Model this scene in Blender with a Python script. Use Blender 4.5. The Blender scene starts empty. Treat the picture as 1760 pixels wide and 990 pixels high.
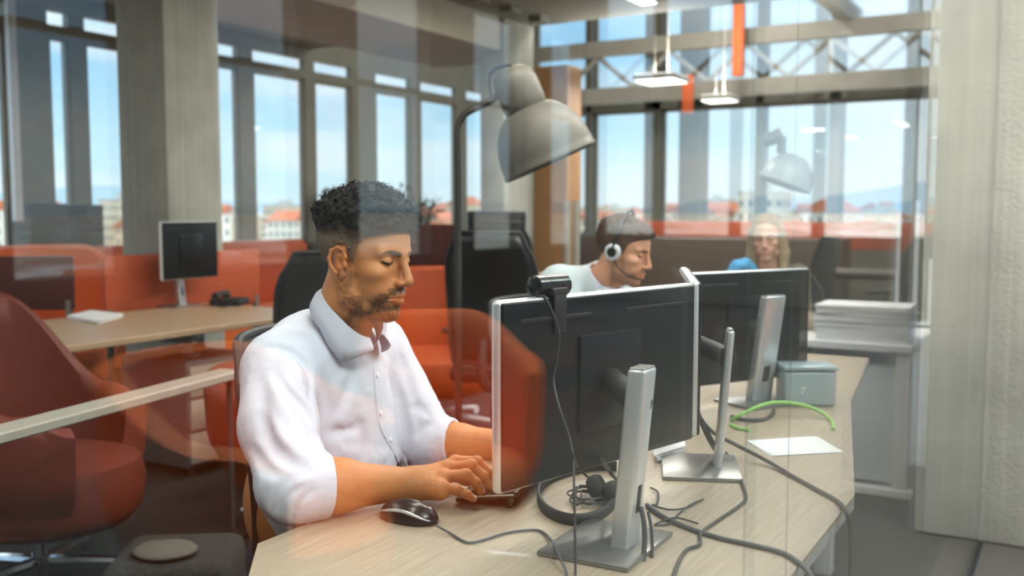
import bpy, bmesh, math, random
import numpy as np
from mathutils import Vector, Matrix

S = bpy.context.scene
COL = S.collection
random.seed(7)
R = math.radians

# ------------------------------------------------------------------ camera
FPX, HORIZON, CAMZ = 1700.0, 360.0, 1.28      # focal length in px of the 1760 px frame, eye level row, lens height
PITCH = math.atan((495.0 - HORIZON) / FPX)
YAW = R(30)
cam_d = bpy.data.cameras.new('camera')
cam = bpy.data.objects.new('camera', cam_d)
COL.objects.link(cam)
cam.location = (0, 0, CAMZ)
cam.rotation_euler = (math.pi / 2 - PITCH, 0, YAW)
cam_d.sensor_width = 36
cam_d.lens = 36 * FPX / 1760
cam_d.clip_start = 0.02
cam_d.clip_end = 9000
cam_d.dof.use_dof = True
cam_d.dof.focus_distance = 1.80
cam_d.dof.aperture_fstop = 3.4
S.camera = cam
_v = np.array([-math.sin(YAW), math.cos(YAW), 0.0])
_r = np.array([math.cos(YAW), math.sin(YAW), 0.0])
_f = _v * math.cos(PITCH) + np.array([0, 0, -math.sin(PITCH)])
_u = _v * math.sin(PITCH) + np.array([0, 0, math.cos(PITCH)])


def P(px, py, d=None, z=None, X=None, Y=None):
    """Point of the place seen at a pixel, at horizontal depth d, height z, or on the plane X= / Y=."""
    q = _f + _r * (px - 880) / FPX + _u * (495 - py) / FPX
    if d is not None:
        k = d / q.dot(_v)
    elif z is not None:
        k = (z - CAMZ) / q[2]
    elif X is not None:
        k = X / q[0]
    else:
        k = Y / q[1]
    return np.array([0, 0, CAMZ]) + q * k


# ------------------------------------------------------------------ view, world, light
vs = S.view_settings
vs.view_transform = 'Standard'
vs.look = 'None'
vs.exposure = 0.0
vs.gamma = 1.0
vs.use_curve_mapping = False
cy = S.cycles
cy.use_denoising = True
cy.max_bounces = 7
cy.diffuse_bounces = 4
cy.glossy_bounces = 4
cy.transmission_bounces = 6
cy.transparent_max_bounces = 16
cy.caustics_reflective = False
cy.caustics_refractive = False
cy.sample_clamp_indirect = 6

W = bpy.data.worlds.new('sky')
S.world = W
W.use_nodes = True
nt = W.node_tree
nt.nodes.clear()
N = nt.nodes.new
L = nt.links.new
tc = N('ShaderNodeTexCoord')
sx = N('ShaderNodeSeparateXYZ'); L(tc.outputs['Generated'], sx.inputs[0])
ramp = N('ShaderNodeValToRGB'); L(sx.outputs['Z'], ramp.inputs[0])
e = ramp.color_ramp.elements
e[0].position = 0.0; e[0].color = (0.78, 0.92, 1.0, 1)
e[1].position = 0.35; e[1].color = (0.40, 0.66, 1.0, 1)
k = e.new(0.06); k.color = (0.62, 0.86, 1.0, 1)
k = e.new(0.14); k.color = (0.40, 0.68, 0.93, 1)
k = e.new(0.8); k.color = (0.95, 0.98, 1.0, 1)
mp = N('ShaderNodeMapping'); L(tc.outputs['Generated'], mp.inputs[0]); mp.inputs['Scale'].default_value = (1.6, 1.6, 9)
ns = N('ShaderNodeTexNoise'); L(mp.outputs[0], ns.inputs['Vector']); ns.inputs['Scale'].default_value = 2.0
ns.inputs['Detail'].default_value = 6
cr = N('ShaderNodeValToRGB'); L(ns.outputs['Fac'], cr.inputs[0])
cr.color_ramp.elements[0].position = 0.44; cr.color_ramp.elements[1].position = 0.68
mx = N('ShaderNodeMixRGB'); L(cr.outputs[0], mx.inputs[0]); L(ramp.outputs[0], mx.inputs[1])
mx.inputs[2].default_value = (0.95, 0.97, 1.0, 1)
st = N('ShaderNodeMapRange'); L(sx.outputs['Z'], st.inputs[0])      # the overcast top of the sky is the bright part
st.inputs['From Min'].default_value = 0.15; st.inputs['From Max'].default_value = 0.8
st.inputs['To Min'].default_value = 1.2; st.inputs['To Max'].default_value = 3.4
dy = N('ShaderNodeMapRange'); L(sx.outputs['Y'], dy.inputs[0])           # bright hazy glare towards the far end of the office
dy.inputs['From Min'].default_value = 0.90; dy.inputs['From Max'].default_value = 1.0
dy.inputs['To Max'].default_value = 0.8
mx2 = N('ShaderNodeMixRGB'); L(dy.outputs[0], mx2.inputs[0]); L(mx.outputs[0], mx2.inputs[1]); mx2.inputs[2].default_value = (1.0, 1.08, 1.12, 1)
bg = N('ShaderNodeBackground'); L(mx2.outputs[0], bg.inputs[0]); L(st.outputs[0], bg.inputs[1])
wo = N('ShaderNodeOutputWorld'); L(bg.outputs[0], wo.inputs[0])

sun_d = bpy.data.lights.new('sun', 'SUN')
sun = bpy.data.objects.new('sun', sun_d)
COL.objects.link(sun)
sun_d.energy = 1.6
sun_d.angle = R(12)
sun_d.color = (1.0, 0.93, 0.84)
sun.rotation_euler = (R(52), 0, R(55))       # from behind the camera's right, through the lounge's roof light


# ------------------------------------------------------------------ materials
MATS = {}


def mat(name, col, rough=0.5, metal=0.0, var=0.06, scale=30.0, bump=0.0, bscale=None, stretch=(1, 1, 1), spec=0.5, coat=0.0, emit=None, estr=1.0, sheen=0.0, sss=0.0, vcol=False):
    if name in MATS:
        return MATS[name]
    m = bpy.data.materials.new(name)
    m.use_nodes = True
    t = m.node_tree
    b = t.nodes['Principled BSDF']
    b.inputs['Roughness'].default_value = rough
    b.inputs['Metallic'].default_value = metal
    b.inputs['Specular IOR Level'].default_value = spec
    b.inputs['Coat Weight'].default_value = coat
    b.inputs['Sheen Weight'].default_value = sheen
    if sss:
        b.inputs['Subsurface Weight'].default_value = sss
        b.inputs['Subsurface Radius'].default_value = (0.012, 0.005, 0.003)
        b.inputs['Subsurface Scale'].default_value = 0.6
    g = t.nodes.new('ShaderNodeTexCoord')
    mp = t.nodes.new('ShaderNodeMapping'); t.links.new(g.outputs['Object'], mp.inputs[0])
    mp.inputs['Scale'].default_value = stretch
    n = t.nodes.new('ShaderNodeTexNoise'); t.links.new(mp.outputs[0], n.inputs['Vector'])
    n.inputs['Scale'].default_value = scale
    n.inputs['Detail'].default_value = 4
    mr = t.nodes.new('ShaderNodeMapRange'); t.links.new(n.outputs['Fac'], mr.inputs[0])
    mr.inputs['From Min'].default_value = 0.25; mr.inputs['From Max'].default_value = 0.75
    mr.inputs['To Min'].default_value = 1 - var; mr.inputs['To Max'].default_value = 1 + var
    mul = t.nodes.new('ShaderNodeVectorMath'); mul.operation = 'SCALE'
    if vcol:
        a = t.nodes.new('ShaderNodeAttribute'); a.attribute_name = 'Col'
        t.links.new(a.outputs['Color'], mul.inputs[0])
    else:
        mul.inputs[0].default_value = col[:3]
    t.links.new(mr.outputs[0], mul.inputs['Scale'])
    t.links.new(mul.outputs[0], b.inputs['Base Color'])
    if bump:
        n2 = t.nodes.new('ShaderNodeTexNoise'); t.links.new(mp.outputs[0], n2.inputs['Vector'])
        n2.inputs['Scale'].default_value = bscale or scale
        n2.inputs['Detail'].default_value = 5
        bp = t.nodes.new('ShaderNodeBump'); t.links.new(n2.outputs['Fac'], bp.inputs['Height'])
        bp.inputs['Strength'].default_value = bump
        bp.inputs['Distance'].default_value = 0.01
        t.links.new(bp.outputs[0], b.inputs['Normal'])
    if emit:
        b.inputs['Emission Color'].default_value = (*emit, 1)
        b.inputs['Emission Strength'].default_value = estr
    MATS[name] = m
    return m


def glass_mat(name, tint, r0, rough=0.0):
    """Clear pane: each face passes the light and mirrors a share that grows towards a grazing view (Schlick)."""
    m = bpy.data.materials.new(name)
    m.use_nodes = True
    t = m.node_tree
    t.nodes.clear()
    o = t.nodes.new('ShaderNodeOutputMaterial')
    ge = t.nodes.new('ShaderNodeNewGeometry')
    dp = t.nodes.new('ShaderNodeVectorMath'); dp.operation = 'DOT_PRODUCT'
    t.links.new(ge.outputs['Normal'], dp.inputs[0]); t.links.new(ge.outputs['Incoming'], dp.inputs[1])

    def mth(op, a, b=None):
        n = t.nodes.new('ShaderNodeMath'); n.operation = op
        for i, v in enumerate((a, b)):
            if v is None:
                continue
            if isinstance(v, (int, float)):
                n.inputs[i].default_value = v
            else:
                t.links.new(v, n.inputs[i])
        return n.outputs[0]
    c = mth('SUBTRACT', 1.0, mth('ABSOLUTE', dp.outputs['Value']))
    fr = mth('MINIMUM', mth('ADD', r0, mth('MULTIPLY', mth('POWER', c, 5.0), 1 - r0)), 0.46)
    tr = t.nodes.new('ShaderNodeBsdfTransparent'); tr.inputs[0].default_value = (*tint, 1)
    gl = t.nodes.new('ShaderNodeBsdfGlossy'); gl.inputs['Roughness'].default_value = rough
    gl.inputs[0].default_value = (1, 1, 1, 1)
    mxs = t.nodes.new('ShaderNodeMixShader')
    t.links.new(fr, mxs.inputs[0]); t.links.new(tr.outputs[0], mxs.inputs[1]); t.links.new(gl.outputs[0], mxs.inputs[2])
    t.links.new(mxs.outputs[0], o.inputs[0])
    return m


def wood_mat(name, c1, c2, rough=0.45, axis=1, scale=1.0):
    m = bpy.data.materials.new(name)
    m.use_nodes = True
    t = m.node_tree
    b = t.nodes['Principled BSDF']
    b.inputs['Roughness'].default_value = rough
    g = t.nodes.new('ShaderNodeTexCoord')
    mp = t.nodes.new('ShaderNodeMapping'); t.links.new(g.outputs['Object'], mp.inputs[0])
    s = [60 * scale] * 3
    s[axis] = 2.2 * scale
    mp.inputs['Scale'].default_value = s
    n = t.nodes.new('ShaderNodeTexNoise'); t.links.new(mp.outputs[0], n.inputs['Vector'])
    n.inputs['Scale'].default_value = 2.5; n.inputs['Detail'].default_value = 7; n.inputs['Roughness'].default_value = 0.7
    r = t.nodes.new('ShaderNodeValToRGB'); t.links.new(n.outputs['Fac'], r.inputs[0])
    r.color_ramp.elements[0].position = 0.34; r.color_ramp.elements[0].color = (*c1, 1)
    r.color_ramp.elements[1].position = 0.66; r.color_ramp.elements[1].color = (*c2, 1)
    t.links.new(r.outputs[0], b.inputs['Base Color'])
    MATS[name] = m
    return m


def concrete_mat(name, col):
    m = mat(name, col, 0.85, var=0.2, scale=3.0, bump=0.25, bscale=60)
    t = m.node_tree
    b = t.nodes['Principled BSDF']
    # vertical board marks and blotches
    g = t.nodes.new('ShaderNodeTexCoord')
    mp = t.nodes.new('ShaderNodeMapping'); t.links.new(g.outputs['Object'], mp.inputs[0]); mp.inputs['Scale'].default_value = (38, 38, 0.7)
    n = t.nodes.new('ShaderNodeTexNoise'); t.links.new(mp.outputs[0], n.inputs['Vector']); n.inputs['Scale'].default_value = 1.0; n.inputs['Detail'].default_value = 5
    mr = t.nodes.new('ShaderNodeMapRange'); t.links.new(n.outputs['Fac'], mr.inputs[0])
    mr.inputs['From Min'].default_value = 0.3; mr.inputs['From Max'].default_value = 0.7
    mr.inputs['To Min'].default_value = 0.88; mr.inputs['To Max'].default_value = 1.08
    old = b.inputs['Base Color'].links[0].from_socket
    sc = t.nodes.new('ShaderNodeVectorMath'); sc.operation = 'SCALE'
    t.links.new(old, sc.inputs[0]); t.links.new(mr.outputs[0], sc.inputs['Scale'])
    t.links.new(sc.outputs[0], b.inputs['Base Color'])
    return m


# ------------------------------------------------------------------ mesh helpers
class MB:
    """Collects shapes; build() links them as ONE mesh object."""

    def __init__(s):
        s.v, s.f, s.n, s.col = [], [], 0, None

    def add(s, v, f, M=None):
        v = np.asarray(v, float).reshape(-1, 3)
        if M is not None:
            M = np.array(M)
            v = v @ M[:3, :3].T + M[:3, 3]
        s.v.append(v)
        s.f += [tuple(int(i) + s.n for i in q) for q in f]
        s.n += len(v)
        return s

    def box(s, a, b, M=None):
        (x0, y0, z0), (x1, y1, z1) = a, b
        v = [(x0, y0, z0), (x1, y0, z0), (x1, y1, z0), (x0, y1, z0), (x0, y0, z1), (x1, y0, z1), (x1, y1, z1), (x0, y1, z1)]
        f = [(3, 2, 1, 0), (4, 5, 6, 7), (0, 1, 5, 4), (1, 2, 6, 5), (2, 3, 7, 6), (3, 0, 4, 7)]
        return s.add(v, f, M)

    def rbox(s, a, b, r=0.01, seg=2, M=None):
        a = np.array(a, float); b = np.array(b, float)
        bm = bmesh.new()
        bmesh.ops.create_cube(bm, size=1.0)
        c = (a + b) / 2
        for vv in bm.verts:
            vv.co = Vector(c + np.array(vv.co) * (b - a))
        r = min(r, 0.49 * float(min(b - a)))
        bmesh.ops.bevel(bm, geom=list(bm.edges), offset=r, segments=seg, profile=0.5, affect='EDGES')
        bm.verts.index_update()
        v = [tuple(q.co) for q in bm.verts]
        f = [[q.index for q in ff.verts] for ff in bm.faces]
        bm.free()
        return s.add(v, f, M)

    def tube(s, pts, r, n=8, cap=True, sm=0, M=None):
        pts = np.asarray(pts, float)
        if sm:
            pts = spline(pts, sm)
        m = len(pts)
        rr = np.broadcast_to(np.asarray(r, float), (m,)) if np.ndim(r) == 0 or len(r) == m else np.interp(np.linspace(0, 1, m), np.linspace(0, 1, len(r)), r)
        T = np.gradient(pts, axis=0)
        T /= np.linalg.norm(T, axis=1)[:, None] + 1e-12
        ref = np.array([0, 0, 1.0]) if abs(T[0][2]) < 0.9 else np.array([1.0, 0, 0])
        v = []
        u = np.cross(T[0], ref); u /= np.linalg.norm(u)
        for i in range(m):
            u = u - T[i] * u.dot(T[i]); u /= np.linalg.norm(u) + 1e-12
            w = np.cross(T[i], u)
            a = np.arange(n) * 2 * math.pi / n
            v.append(pts[i] + rr[i] * (np.cos(a)[:, None] * u + np.sin(a)[:, None] * w))
        f = [(i * n + j, i * n + (j + 1) % n, (i + 1) * n + (j + 1) % n, (i + 1) * n + j) for i in range(m - 1) for j in range(n)]
        if cap:
            f.append(tuple(range(n - 1, -1, -1)))
            f.append(tuple((m - 1) * n + j for j in range(n)))
        return s.add(np.vstack(v), f, M)

    def cyl(s, p0, p1, r0, r1=None, n=20):
        return s.tube([p0, p1], [r0, r0 if r1 is None else r1], n)

    def lathe(s, prof, n=32, M=None, axis=(0, 0)):
        v, f = [], []
        a = np.arange(n) * 2 * math.pi / n
        for (r, z) in prof:
            r = max(r, 1e-4)
            v.append(np.stack([axis[0] + r * np.cos(a), axis[1] + r * np.sin(a), np.full(n, z)], 1))
        for i in range(len(prof) - 1):
            f += [(i * n + j, i * n + (j + 1) % n, (i + 1) * n + (j + 1) % n, (i + 1) * n + j) for j in range(n)]
        f.append(tuple(range(n - 1, -1, -1))); f.append(tuple((len(prof) - 1) * n + j for j in range(n)))
        return s.add(np.vstack(v), f, M)

    def prism(s, poly, z0, z1, M=None):
        n = len(poly)
        v = [(x, y, z0) for x, y in poly] + [(x, y, z1) for x, y in poly]
        f = [tuple(range(n - 1, -1, -1)), tuple(range(n, 2 * n))] + [(i, (i + 1) % n, n + (i + 1) % n, n + i) for i in range(n)]
        return s.add(v, f, M)

    def grid(s, Q, M=None, closed=False):
        """Q[i][j] -> point; a quad sheet."""
        Q = np.asarray(Q, float)
        a, b = Q.shape[:2]
        f = []
        for i in range(a - 1):
            for j in range(b - (0 if closed else 1)):
                f.append((i * b + j, i * b + (j + 1) % b, (i + 1) * b + (j + 1) % b, (i + 1) * b + j))
        return s.add(Q.reshape(-1, 3), f, M)

    def build(s, name, m, parent=None, smooth=None, label=None, recalc=True, bevel=0, solid=0, sub=0):
        me = bpy.data.meshes.new(name)
        V = np.vstack(s.v)
        me.from_pydata([tuple(q) for q in V], [], s.f)
        if recalc:
            bm = bmesh.new(); bm.from_mesh(me)
            bmesh.ops.recalc_face_normals(bm, faces=list(bm.faces))
            bm.to_mesh(me); bm.free()
        if smooth is None:
            smooth = 35
        if smooth:
            me.polygons.foreach_set('use_smooth', [True] * len(me.polygons))
            if smooth < 180:
                try:
                    me.set_sharp_from_angle(angle=R(smooth))
                except Exception:
                    pass
        if s.col is not None:
            at = me.color_attributes.new('Col', 'FLOAT_COLOR', 'POINT')
            c = np.ones((len(V), 4), np.float32); c[:, :3] = s.col
            at.data.foreach_set('color', c.ravel())
        me.materials.append(m)
        o = bpy.data.objects.new(name, me)
        COL.objects.link(o)
        if parent is not None:
            o.parent = parent
        if label:
            o['label'] = label
        if solid:
            q = o.modifiers.new('t', 'SOLIDIFY'); q.thickness = solid; q.offset = 0
        if bevel:
            q = o.modifiers.new('b', 'BEVEL'); q.width = bevel; q.segments = 2; q.limit_method = 'ANGLE'
        if sub:
            q = o.modifiers.new('s', 'SUBSURF'); q.levels = sub; q.render_levels = sub
        return o


def spline(p, k):
    """Catmull-Rom through the points, k steps a span."""
    p = np.asarray(p, float)
    q = np.vstack([2 * p[0] - p[1], p, 2 * p[-1] - p[-2]])
    out = []
    for i in range(1, len(q) - 2):
        for t in np.arange(k) / k:
            a, b, c, d = q[i - 1], q[i], q[i + 1], q[i + 2]
            out.append(0.5 * (2 * b + (c - a) * t + (2 * a - 5 * b + 4 * c - d) * t * t + (3 * b - a - 3 * c + d) * t ** 3))
    out.append(p[-1])
    return np.array(out)


def thing(name, label, cat, loc=(0, 0, 0), rz=0.0, group=None):
    o = bpy.data.objects.new(name, None)
    COL.objects.link(o)
    o.empty_display_size = 0.1
    o.location = loc
    o.rotation_euler = (0, 0, rz)
    o['label'] = label; o['category'] = cat
    if group:
        o['group'] = group
    return o


def tag(o, label, cat, group=None, kind=None):
    o['label'] = label; o['category'] = cat
    if group:
        o['group'] = group
    if kind:
        o['kind'] = kind
    return o


def struct(name, mb, m, label=None, **k):
    o = mb.build(name, m, smooth=k.pop('smooth', 0), **k)
    o['kind'] = 'structure'
    o['category'] = name.split('_')[0]
    if label:
        o['label'] = label
    return o


def dup(root, loc, rz=None, label=None, group=None, scale=None):
    r = root.copy(); COL.objects.link(r)
    r.location = loc
    if rz is not None:
        r.rotation_euler = (0, 0, rz)
    if scale:
        r.scale = scale
    if label:
        r['label'] = label
    if group:
        r['group'] = group
    for ch in list(root.children):
        c = ch.copy(); COL.objects.link(c); c.parent = r
        for g in list(ch.children):
            d = g.copy(); COL.objects.link(d); d.parent = c
    return r


# ------------------------------------------------------------------ implicit surfaces (bodies, clothes)
def ell(c, r, rot=None):
    c = np.array(c, float); r = np.array(r, float)
    M = None if rot is None else np.array(Matrix(rot).to_3x3() if not isinstance(rot, np.ndarray) else rot)

    def g(p):
        q = p - c
        if M is not None:
            q = q @ M
        k0 = np.linalg.norm(q / r, axis=-1)
        k1 = np.linalg.norm(q / (r * r), axis=-1) + 1e-9
        return k0 * (k0 - 1.0) / k1
    return g, c, float(max(r))


def cap(a, b, ra, rb=None, flat=None):
    """Tapered capsule; flat=(axis, factor) squeezes it across a direction."""
    a = np.array(a, float); b = np.array(b, float)
    rb = ra if rb is None else rb
    ba = b - a
    L2 = ba.dot(ba) + 1e-12

    def g(p):
        q = p - a
        h = np.clip(q @ ba / L2, 0, 1)
        w = q - h[..., None] * ba
        if flat is not None:
            ax = np.array(flat[0], float); ax = ax / np.linalg.norm(ax)
            w = w + (w @ ax)[..., None] * ax * (1.0 / flat[1] - 1.0)
        d = np.linalg.norm(w, axis=-1) - (ra + (rb - ra) * h)
        return d * (flat[1] if flat is not None and flat[1] < 1 else 1)
    return g, (a + b) / 2, float(np.linalg.norm(ba) / 2 + max(ra, rb) / (flat[1] if flat is not None and flat[1] > 1 else 1) * (flat[1] ** 2 if flat is not None and flat[1] > 1 else 1))


class SDF:
    def __init__(s):
        s.p = []

    def u(s, prim, k=0.01):
        s.p.append(('u', prim, k)); return s

    def sub(s, prim, k=0.004):
        s.p.append(('s', prim, k)); return s

    def disp(s, fn, c, rad):
        """Adds fn(p) to the distance within a ball."""
        s.p.append(('d', (fn, np.array(c, float), rad), 0)); return s

    def ev(s, p, c=None, rad=0):
        d = np.full(p.shape[:-1], 9.0)
        for op, (g, pc, pr), k in s.p:
            if c is not None and np.linalg.norm(pc - c) > pr + rad + 3 * k + 0.02:
                continue
            if op == 'd':
                d = d + g(p); continue
            e_ = g(p)
            if op == 'u':
                h = np.clip(0.5 + 0.5 * (d - e_) / k, 0, 1)
                d = d + (e_ - d) * h - k * h * (1 - h)
            else:
                h = np.clip(0.5 - 0.5 * (d + e_) / k, 0, 1)
                d = d + (-e_ - d) * h + k * h * (1 - h)
        return d

    def mesh(s, lo, hi, h):
        lo = np.array(lo, float); hi = np.array(hi, float)
        n = np.ceil((hi - lo) / h).astype(int) + 1
        D = np.full(n, 9.0, np.float32)
        B = 16
        for i in range(0, n[0], B):
            for j in range(0, n[1], B):
                for k in range(0, n[2], B):
                    a = np.array([i, j, k]); b = np.minimum(a + B, n)
                    c = lo + (a + b - 1) * 0.5 * h
                    rad = np.linalg.norm((b - a) * 0.5 * h)
                    g = [lo[q] + np.arange(a[q], b[q]) * h for q in range(3)]
                    dc = s.ev(c[None, :], c, rad)[0]
                    if abs(dc) > 2.2 * rad + 0.03:
                        D[i:b[0], j:b[1], k:b[2]] = dc
                        continue
                    pts = np.stack(np.meshgrid(*g, indexing='ij'), -1)
                    D[i:b[0], j:b[1], k:b[2]] = s.ev(pts, c, rad)
        return surface_nets(D, lo, h)


def surface_nets(D, lo, h):
    sgn = D < 0
    n = np.array(D.shape)
    c = n - 1
    cnt = np.zeros(c, np.int8)
    for dx in (0, 1):
        for dy in (0, 1):
            for dz in (0, 1):
                cnt += sgn[dx:c[0] + dx, dy:c[1] + dy, dz:c[2] + dz]
    cells = np.argwhere((cnt > 0) & (cnt < 8))
    idx = np.full(c, -1, np.int64)
    idx[tuple(cells.T)] = np.arange(len(cells))
    corner = [(0, 0, 0), (1, 0, 0), (0, 1, 0), (1, 1, 0), (0, 0, 1), (1, 0, 1), (0, 1, 1), (1, 1, 1)]
    val = [D[tuple((cells + np.array(q)).T)].astype(float) for q in corner]
    acc = np.zeros((len(cells), 3)); num = np.zeros(len(cells))
    for a in range(8):
        for b in range(a + 1, 8):
            da = np.array(corner[b]) - np.array(corner[a])
            if np.abs(da).sum() != 1:
                continue
            m = (val[a] < 0) != (val[b] < 0)
            t = np.where(m, val[a] / (val[a] - val[b] + 1e-20), 0)
            acc += np.where(m[:, None], np.array(corner[a]) + t[:, None] * da, 0)
            num += m
    V = lo + (cells + acc / num[:, None]) * h
    F = []
    for ax in range(3):
        s0 = [slice(None)] * 3; s1 = [slice(None)] * 3
        s0[ax] = slice(0, -1); s1[ax] = slice(1, None)
        A, Bm = sgn[tuple(s0)], sgn[tuple(s1)]
        ed = np.argwhere(A != Bm)
        o1, o2 = (ax + 1) % 3, (ax + 2) % 3
        ok = (ed[:, o1] > 0) & (ed[:, o2] > 0) & (ed[:, o1] < c[o1]) & (ed[:, o2] < c[o2])
        ed = ed[ok]
        flip = A[tuple(ed.T)]
        q = []
        for (u_, w_) in ((-1, -1), (0, -1), (0, 0), (-1, 0)):
            t = ed.copy(); t[:, o1] += u_; t[:, o2] += w_
            q.append(idx[tuple(t.T)])
        q = np.stack(q, 1)
        q[~flip] = q[~flip][:, ::-1]
        F.append(q)
    F = np.vstack(F)
    return V, F[(F >= 0).all(1)]


def vnoise(p, f, seed=0):
    """Cheap smooth value noise in about -1..1."""
    p = np.asarray(p) * f
    i = np.floor(p).astype(np.int64); t = p - i; t = t * t * (3 - 2 * t)

    def hsh(a):
        q = (a[..., 0] * 73856093) ^ (a[..., 1] * 19349663) ^ (a[..., 2] * 83492791) ^ (seed * 2654435761)
        q = (q ^ (q >> 13)) * 1274126177 & 0x7fffffff
        return (q % 10007) / 5003.5 - 1
    out = 0
    for dx in (0, 1):
        for dy in (0, 1):
            for dz in (0, 1):
                w = (t[..., 0] if dx else 1 - t[..., 0]) * (t[..., 1] if dy else 1 - t[..., 1]) * (t[..., 2] if dz else 1 - t[..., 2])
                out = out + w * hsh(i + np.array([dx, dy, dz]))
    return out


def sstep(a, b, x):
    t = np.clip((x - a) / (b - a), 0, 1)
    return t * t * (3 - 2 * t)


def rotm(yaw=0, pitch=0, roll=0):
    """Local x forward, y left, z up; pitch > 0 nods down, roll > 0 tilts towards the right shoulder."""
    return np.array(Matrix.Rotation(yaw, 3, 'Z') @ Matrix.Rotation(pitch, 3, 'Y') @ Matrix.Rotation(roll, 3, 'X'))


def frame(loc, M):
    A = np.eye(4); A[:3, :3] = M; A[:3, 3] = loc
    return A
# ------------------------------------------------------------------ palette
m_carpet = mat('grey carpet', (0.040, 0.044, 0.046), 0.95, var=0.45, scale=160, bump=0.6, bscale=400, spec=0.1)
m_conc = concrete_mat('board marked concrete', (0.40, 0.405, 0.355))
m_conc2 = concrete_mat('warm concrete', (0.25, 0.225, 0.17))
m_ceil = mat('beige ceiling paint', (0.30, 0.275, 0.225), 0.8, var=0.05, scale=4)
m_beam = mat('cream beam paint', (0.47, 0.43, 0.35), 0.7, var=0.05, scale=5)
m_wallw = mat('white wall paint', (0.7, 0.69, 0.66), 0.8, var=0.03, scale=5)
m_frame = mat('grey brown window metal', (0.23, 0.215, 0.175), 0.45, metal=0.2, var=0.08, scale=8)
m_steel = mat('painted steel', (0.42, 0.40, 0.35), 0.5, metal=0.1, var=0.1, scale=10)
m_sillw = mat('dark sill board', (0.09, 0.05, 0.04), 0.5, var=0.1)
m_glass = glass_mat('clear office glass', (0.965, 0.985, 0.98), 0.042)
m_wglass = glass_mat('window glass', (0.93, 0.97, 0.98), 0.02)
m_pinewall = wood_mat('amber wood panel', (0.27, 0.13, 0.045), (0.42, 0.22, 0.09), 0.5, axis=2)
m_white = mat('white lacquer', (0.80, 0.82, 0.84), 0.35, var=0.02)
m_lampw = mat('lit white diffuser', (0.9, 0.9, 0.9), 0.5, emit=(1.0, 0.96, 0.9), estr=4.5)

m_jt = mat('dark glass joint', (0.05, 0.06, 0.06), 0.5)
GX = -0.30           # plane of the glass partition
CEIL, HIGH = 2.98, 4.8

struct('floor', MB().box((-7.5, -3.3, -0.25), (-0.42, 13.3, 0.0)), m_carpet, 'dark grey speckled carpet floor of the office')
m_carpet2 = mat('beige grey carpet', (0.095, 0.09, 0.079), 0.95, var=0.4, scale=170, bump=0.5, bscale=400, spec=0.1)
struct('floor_lounge', MB().box((-0.42, -3.3, -0.25), (5.8, 13.3, 0.0)), m_carpet2, 'paler beige grey carpet on the near side of the glass')
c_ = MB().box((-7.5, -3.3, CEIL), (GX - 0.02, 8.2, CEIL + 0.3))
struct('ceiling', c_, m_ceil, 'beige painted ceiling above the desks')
# higher ceiling over the lounge and the far bay, open to the sky over the lounge
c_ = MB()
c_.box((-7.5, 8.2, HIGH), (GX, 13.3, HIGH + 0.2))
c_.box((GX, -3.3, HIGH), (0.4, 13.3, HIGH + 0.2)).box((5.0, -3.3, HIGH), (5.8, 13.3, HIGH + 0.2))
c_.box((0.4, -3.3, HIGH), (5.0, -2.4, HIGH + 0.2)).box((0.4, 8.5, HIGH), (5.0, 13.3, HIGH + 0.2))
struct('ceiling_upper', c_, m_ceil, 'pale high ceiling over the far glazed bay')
sk = MB()
for y in (-0.2, 2.0, 4.2, 6.4):
    sk.box((0.4, y - 0.05, HIGH + 0.02), (5.0, y + 0.05, HIGH + 0.16))
o = struct('window_30', sk, m_frame, 'roof light over the lounge')
g_ = MB().box((0.4, -2.4, HIGH + 0.08), (5.0, 8.5, HIGH + 0.09)).build('pane', m_wglass, o, smooth=0)
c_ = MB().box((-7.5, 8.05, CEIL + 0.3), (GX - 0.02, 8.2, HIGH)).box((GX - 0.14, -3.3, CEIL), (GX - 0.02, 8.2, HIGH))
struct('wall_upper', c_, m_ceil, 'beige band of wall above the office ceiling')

# concrete columns and the long beam
def column(name, x0, y0, x1, y1, z1, label, m=m_conc):
    mb = MB().rbox((x0, y0, 0), (x1, y1, z1), 0.015, 2)
    o = struct(name, mb, m, label, smooth=30)
    return o
column('column_right', -0.505, 4.13, -0.05, 4.60, CEIL, 'broad grey board-marked concrete column at the right edge')
column('column_left', -4.87, 3.87, -4.47, 4.28, CEIL, 'concrete column behind the desk with the left monitor')
column('column_middle', -4.72, 7.6, -4.47, 8.15, CEIL, 'pale concrete column behind the grey lamp shade')
bm_ = MB().rbox((-5.60, -3.3, 2.67), (-4.50, 8.2, CEIL), 0.01)
struct('beam', bm_, m_beam, 'cream painted ceiling beam running away above the columns', smooth=0)
tr = MB()
for y in np.arange(6.2, 8.0, 0.5):
    tr.box((-4.28, y, CEIL - 0.07), (-4.16, y + 0.16, CEIL))
tr.box((-4.50, 3.0, CEIL - 0.025), (-4.10, 8.1, CEIL - 0.001))
struct('trim_1', tr, m_frame, 'dark service track with small boxes under the ceiling')
struct('wall_wood', MB().rbox((-4.56, 8.3, 0), (-4.20, 8.6, 2.62), 0.01), m_pinewall, 'amber wood wall panel beside the middle column')

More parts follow.
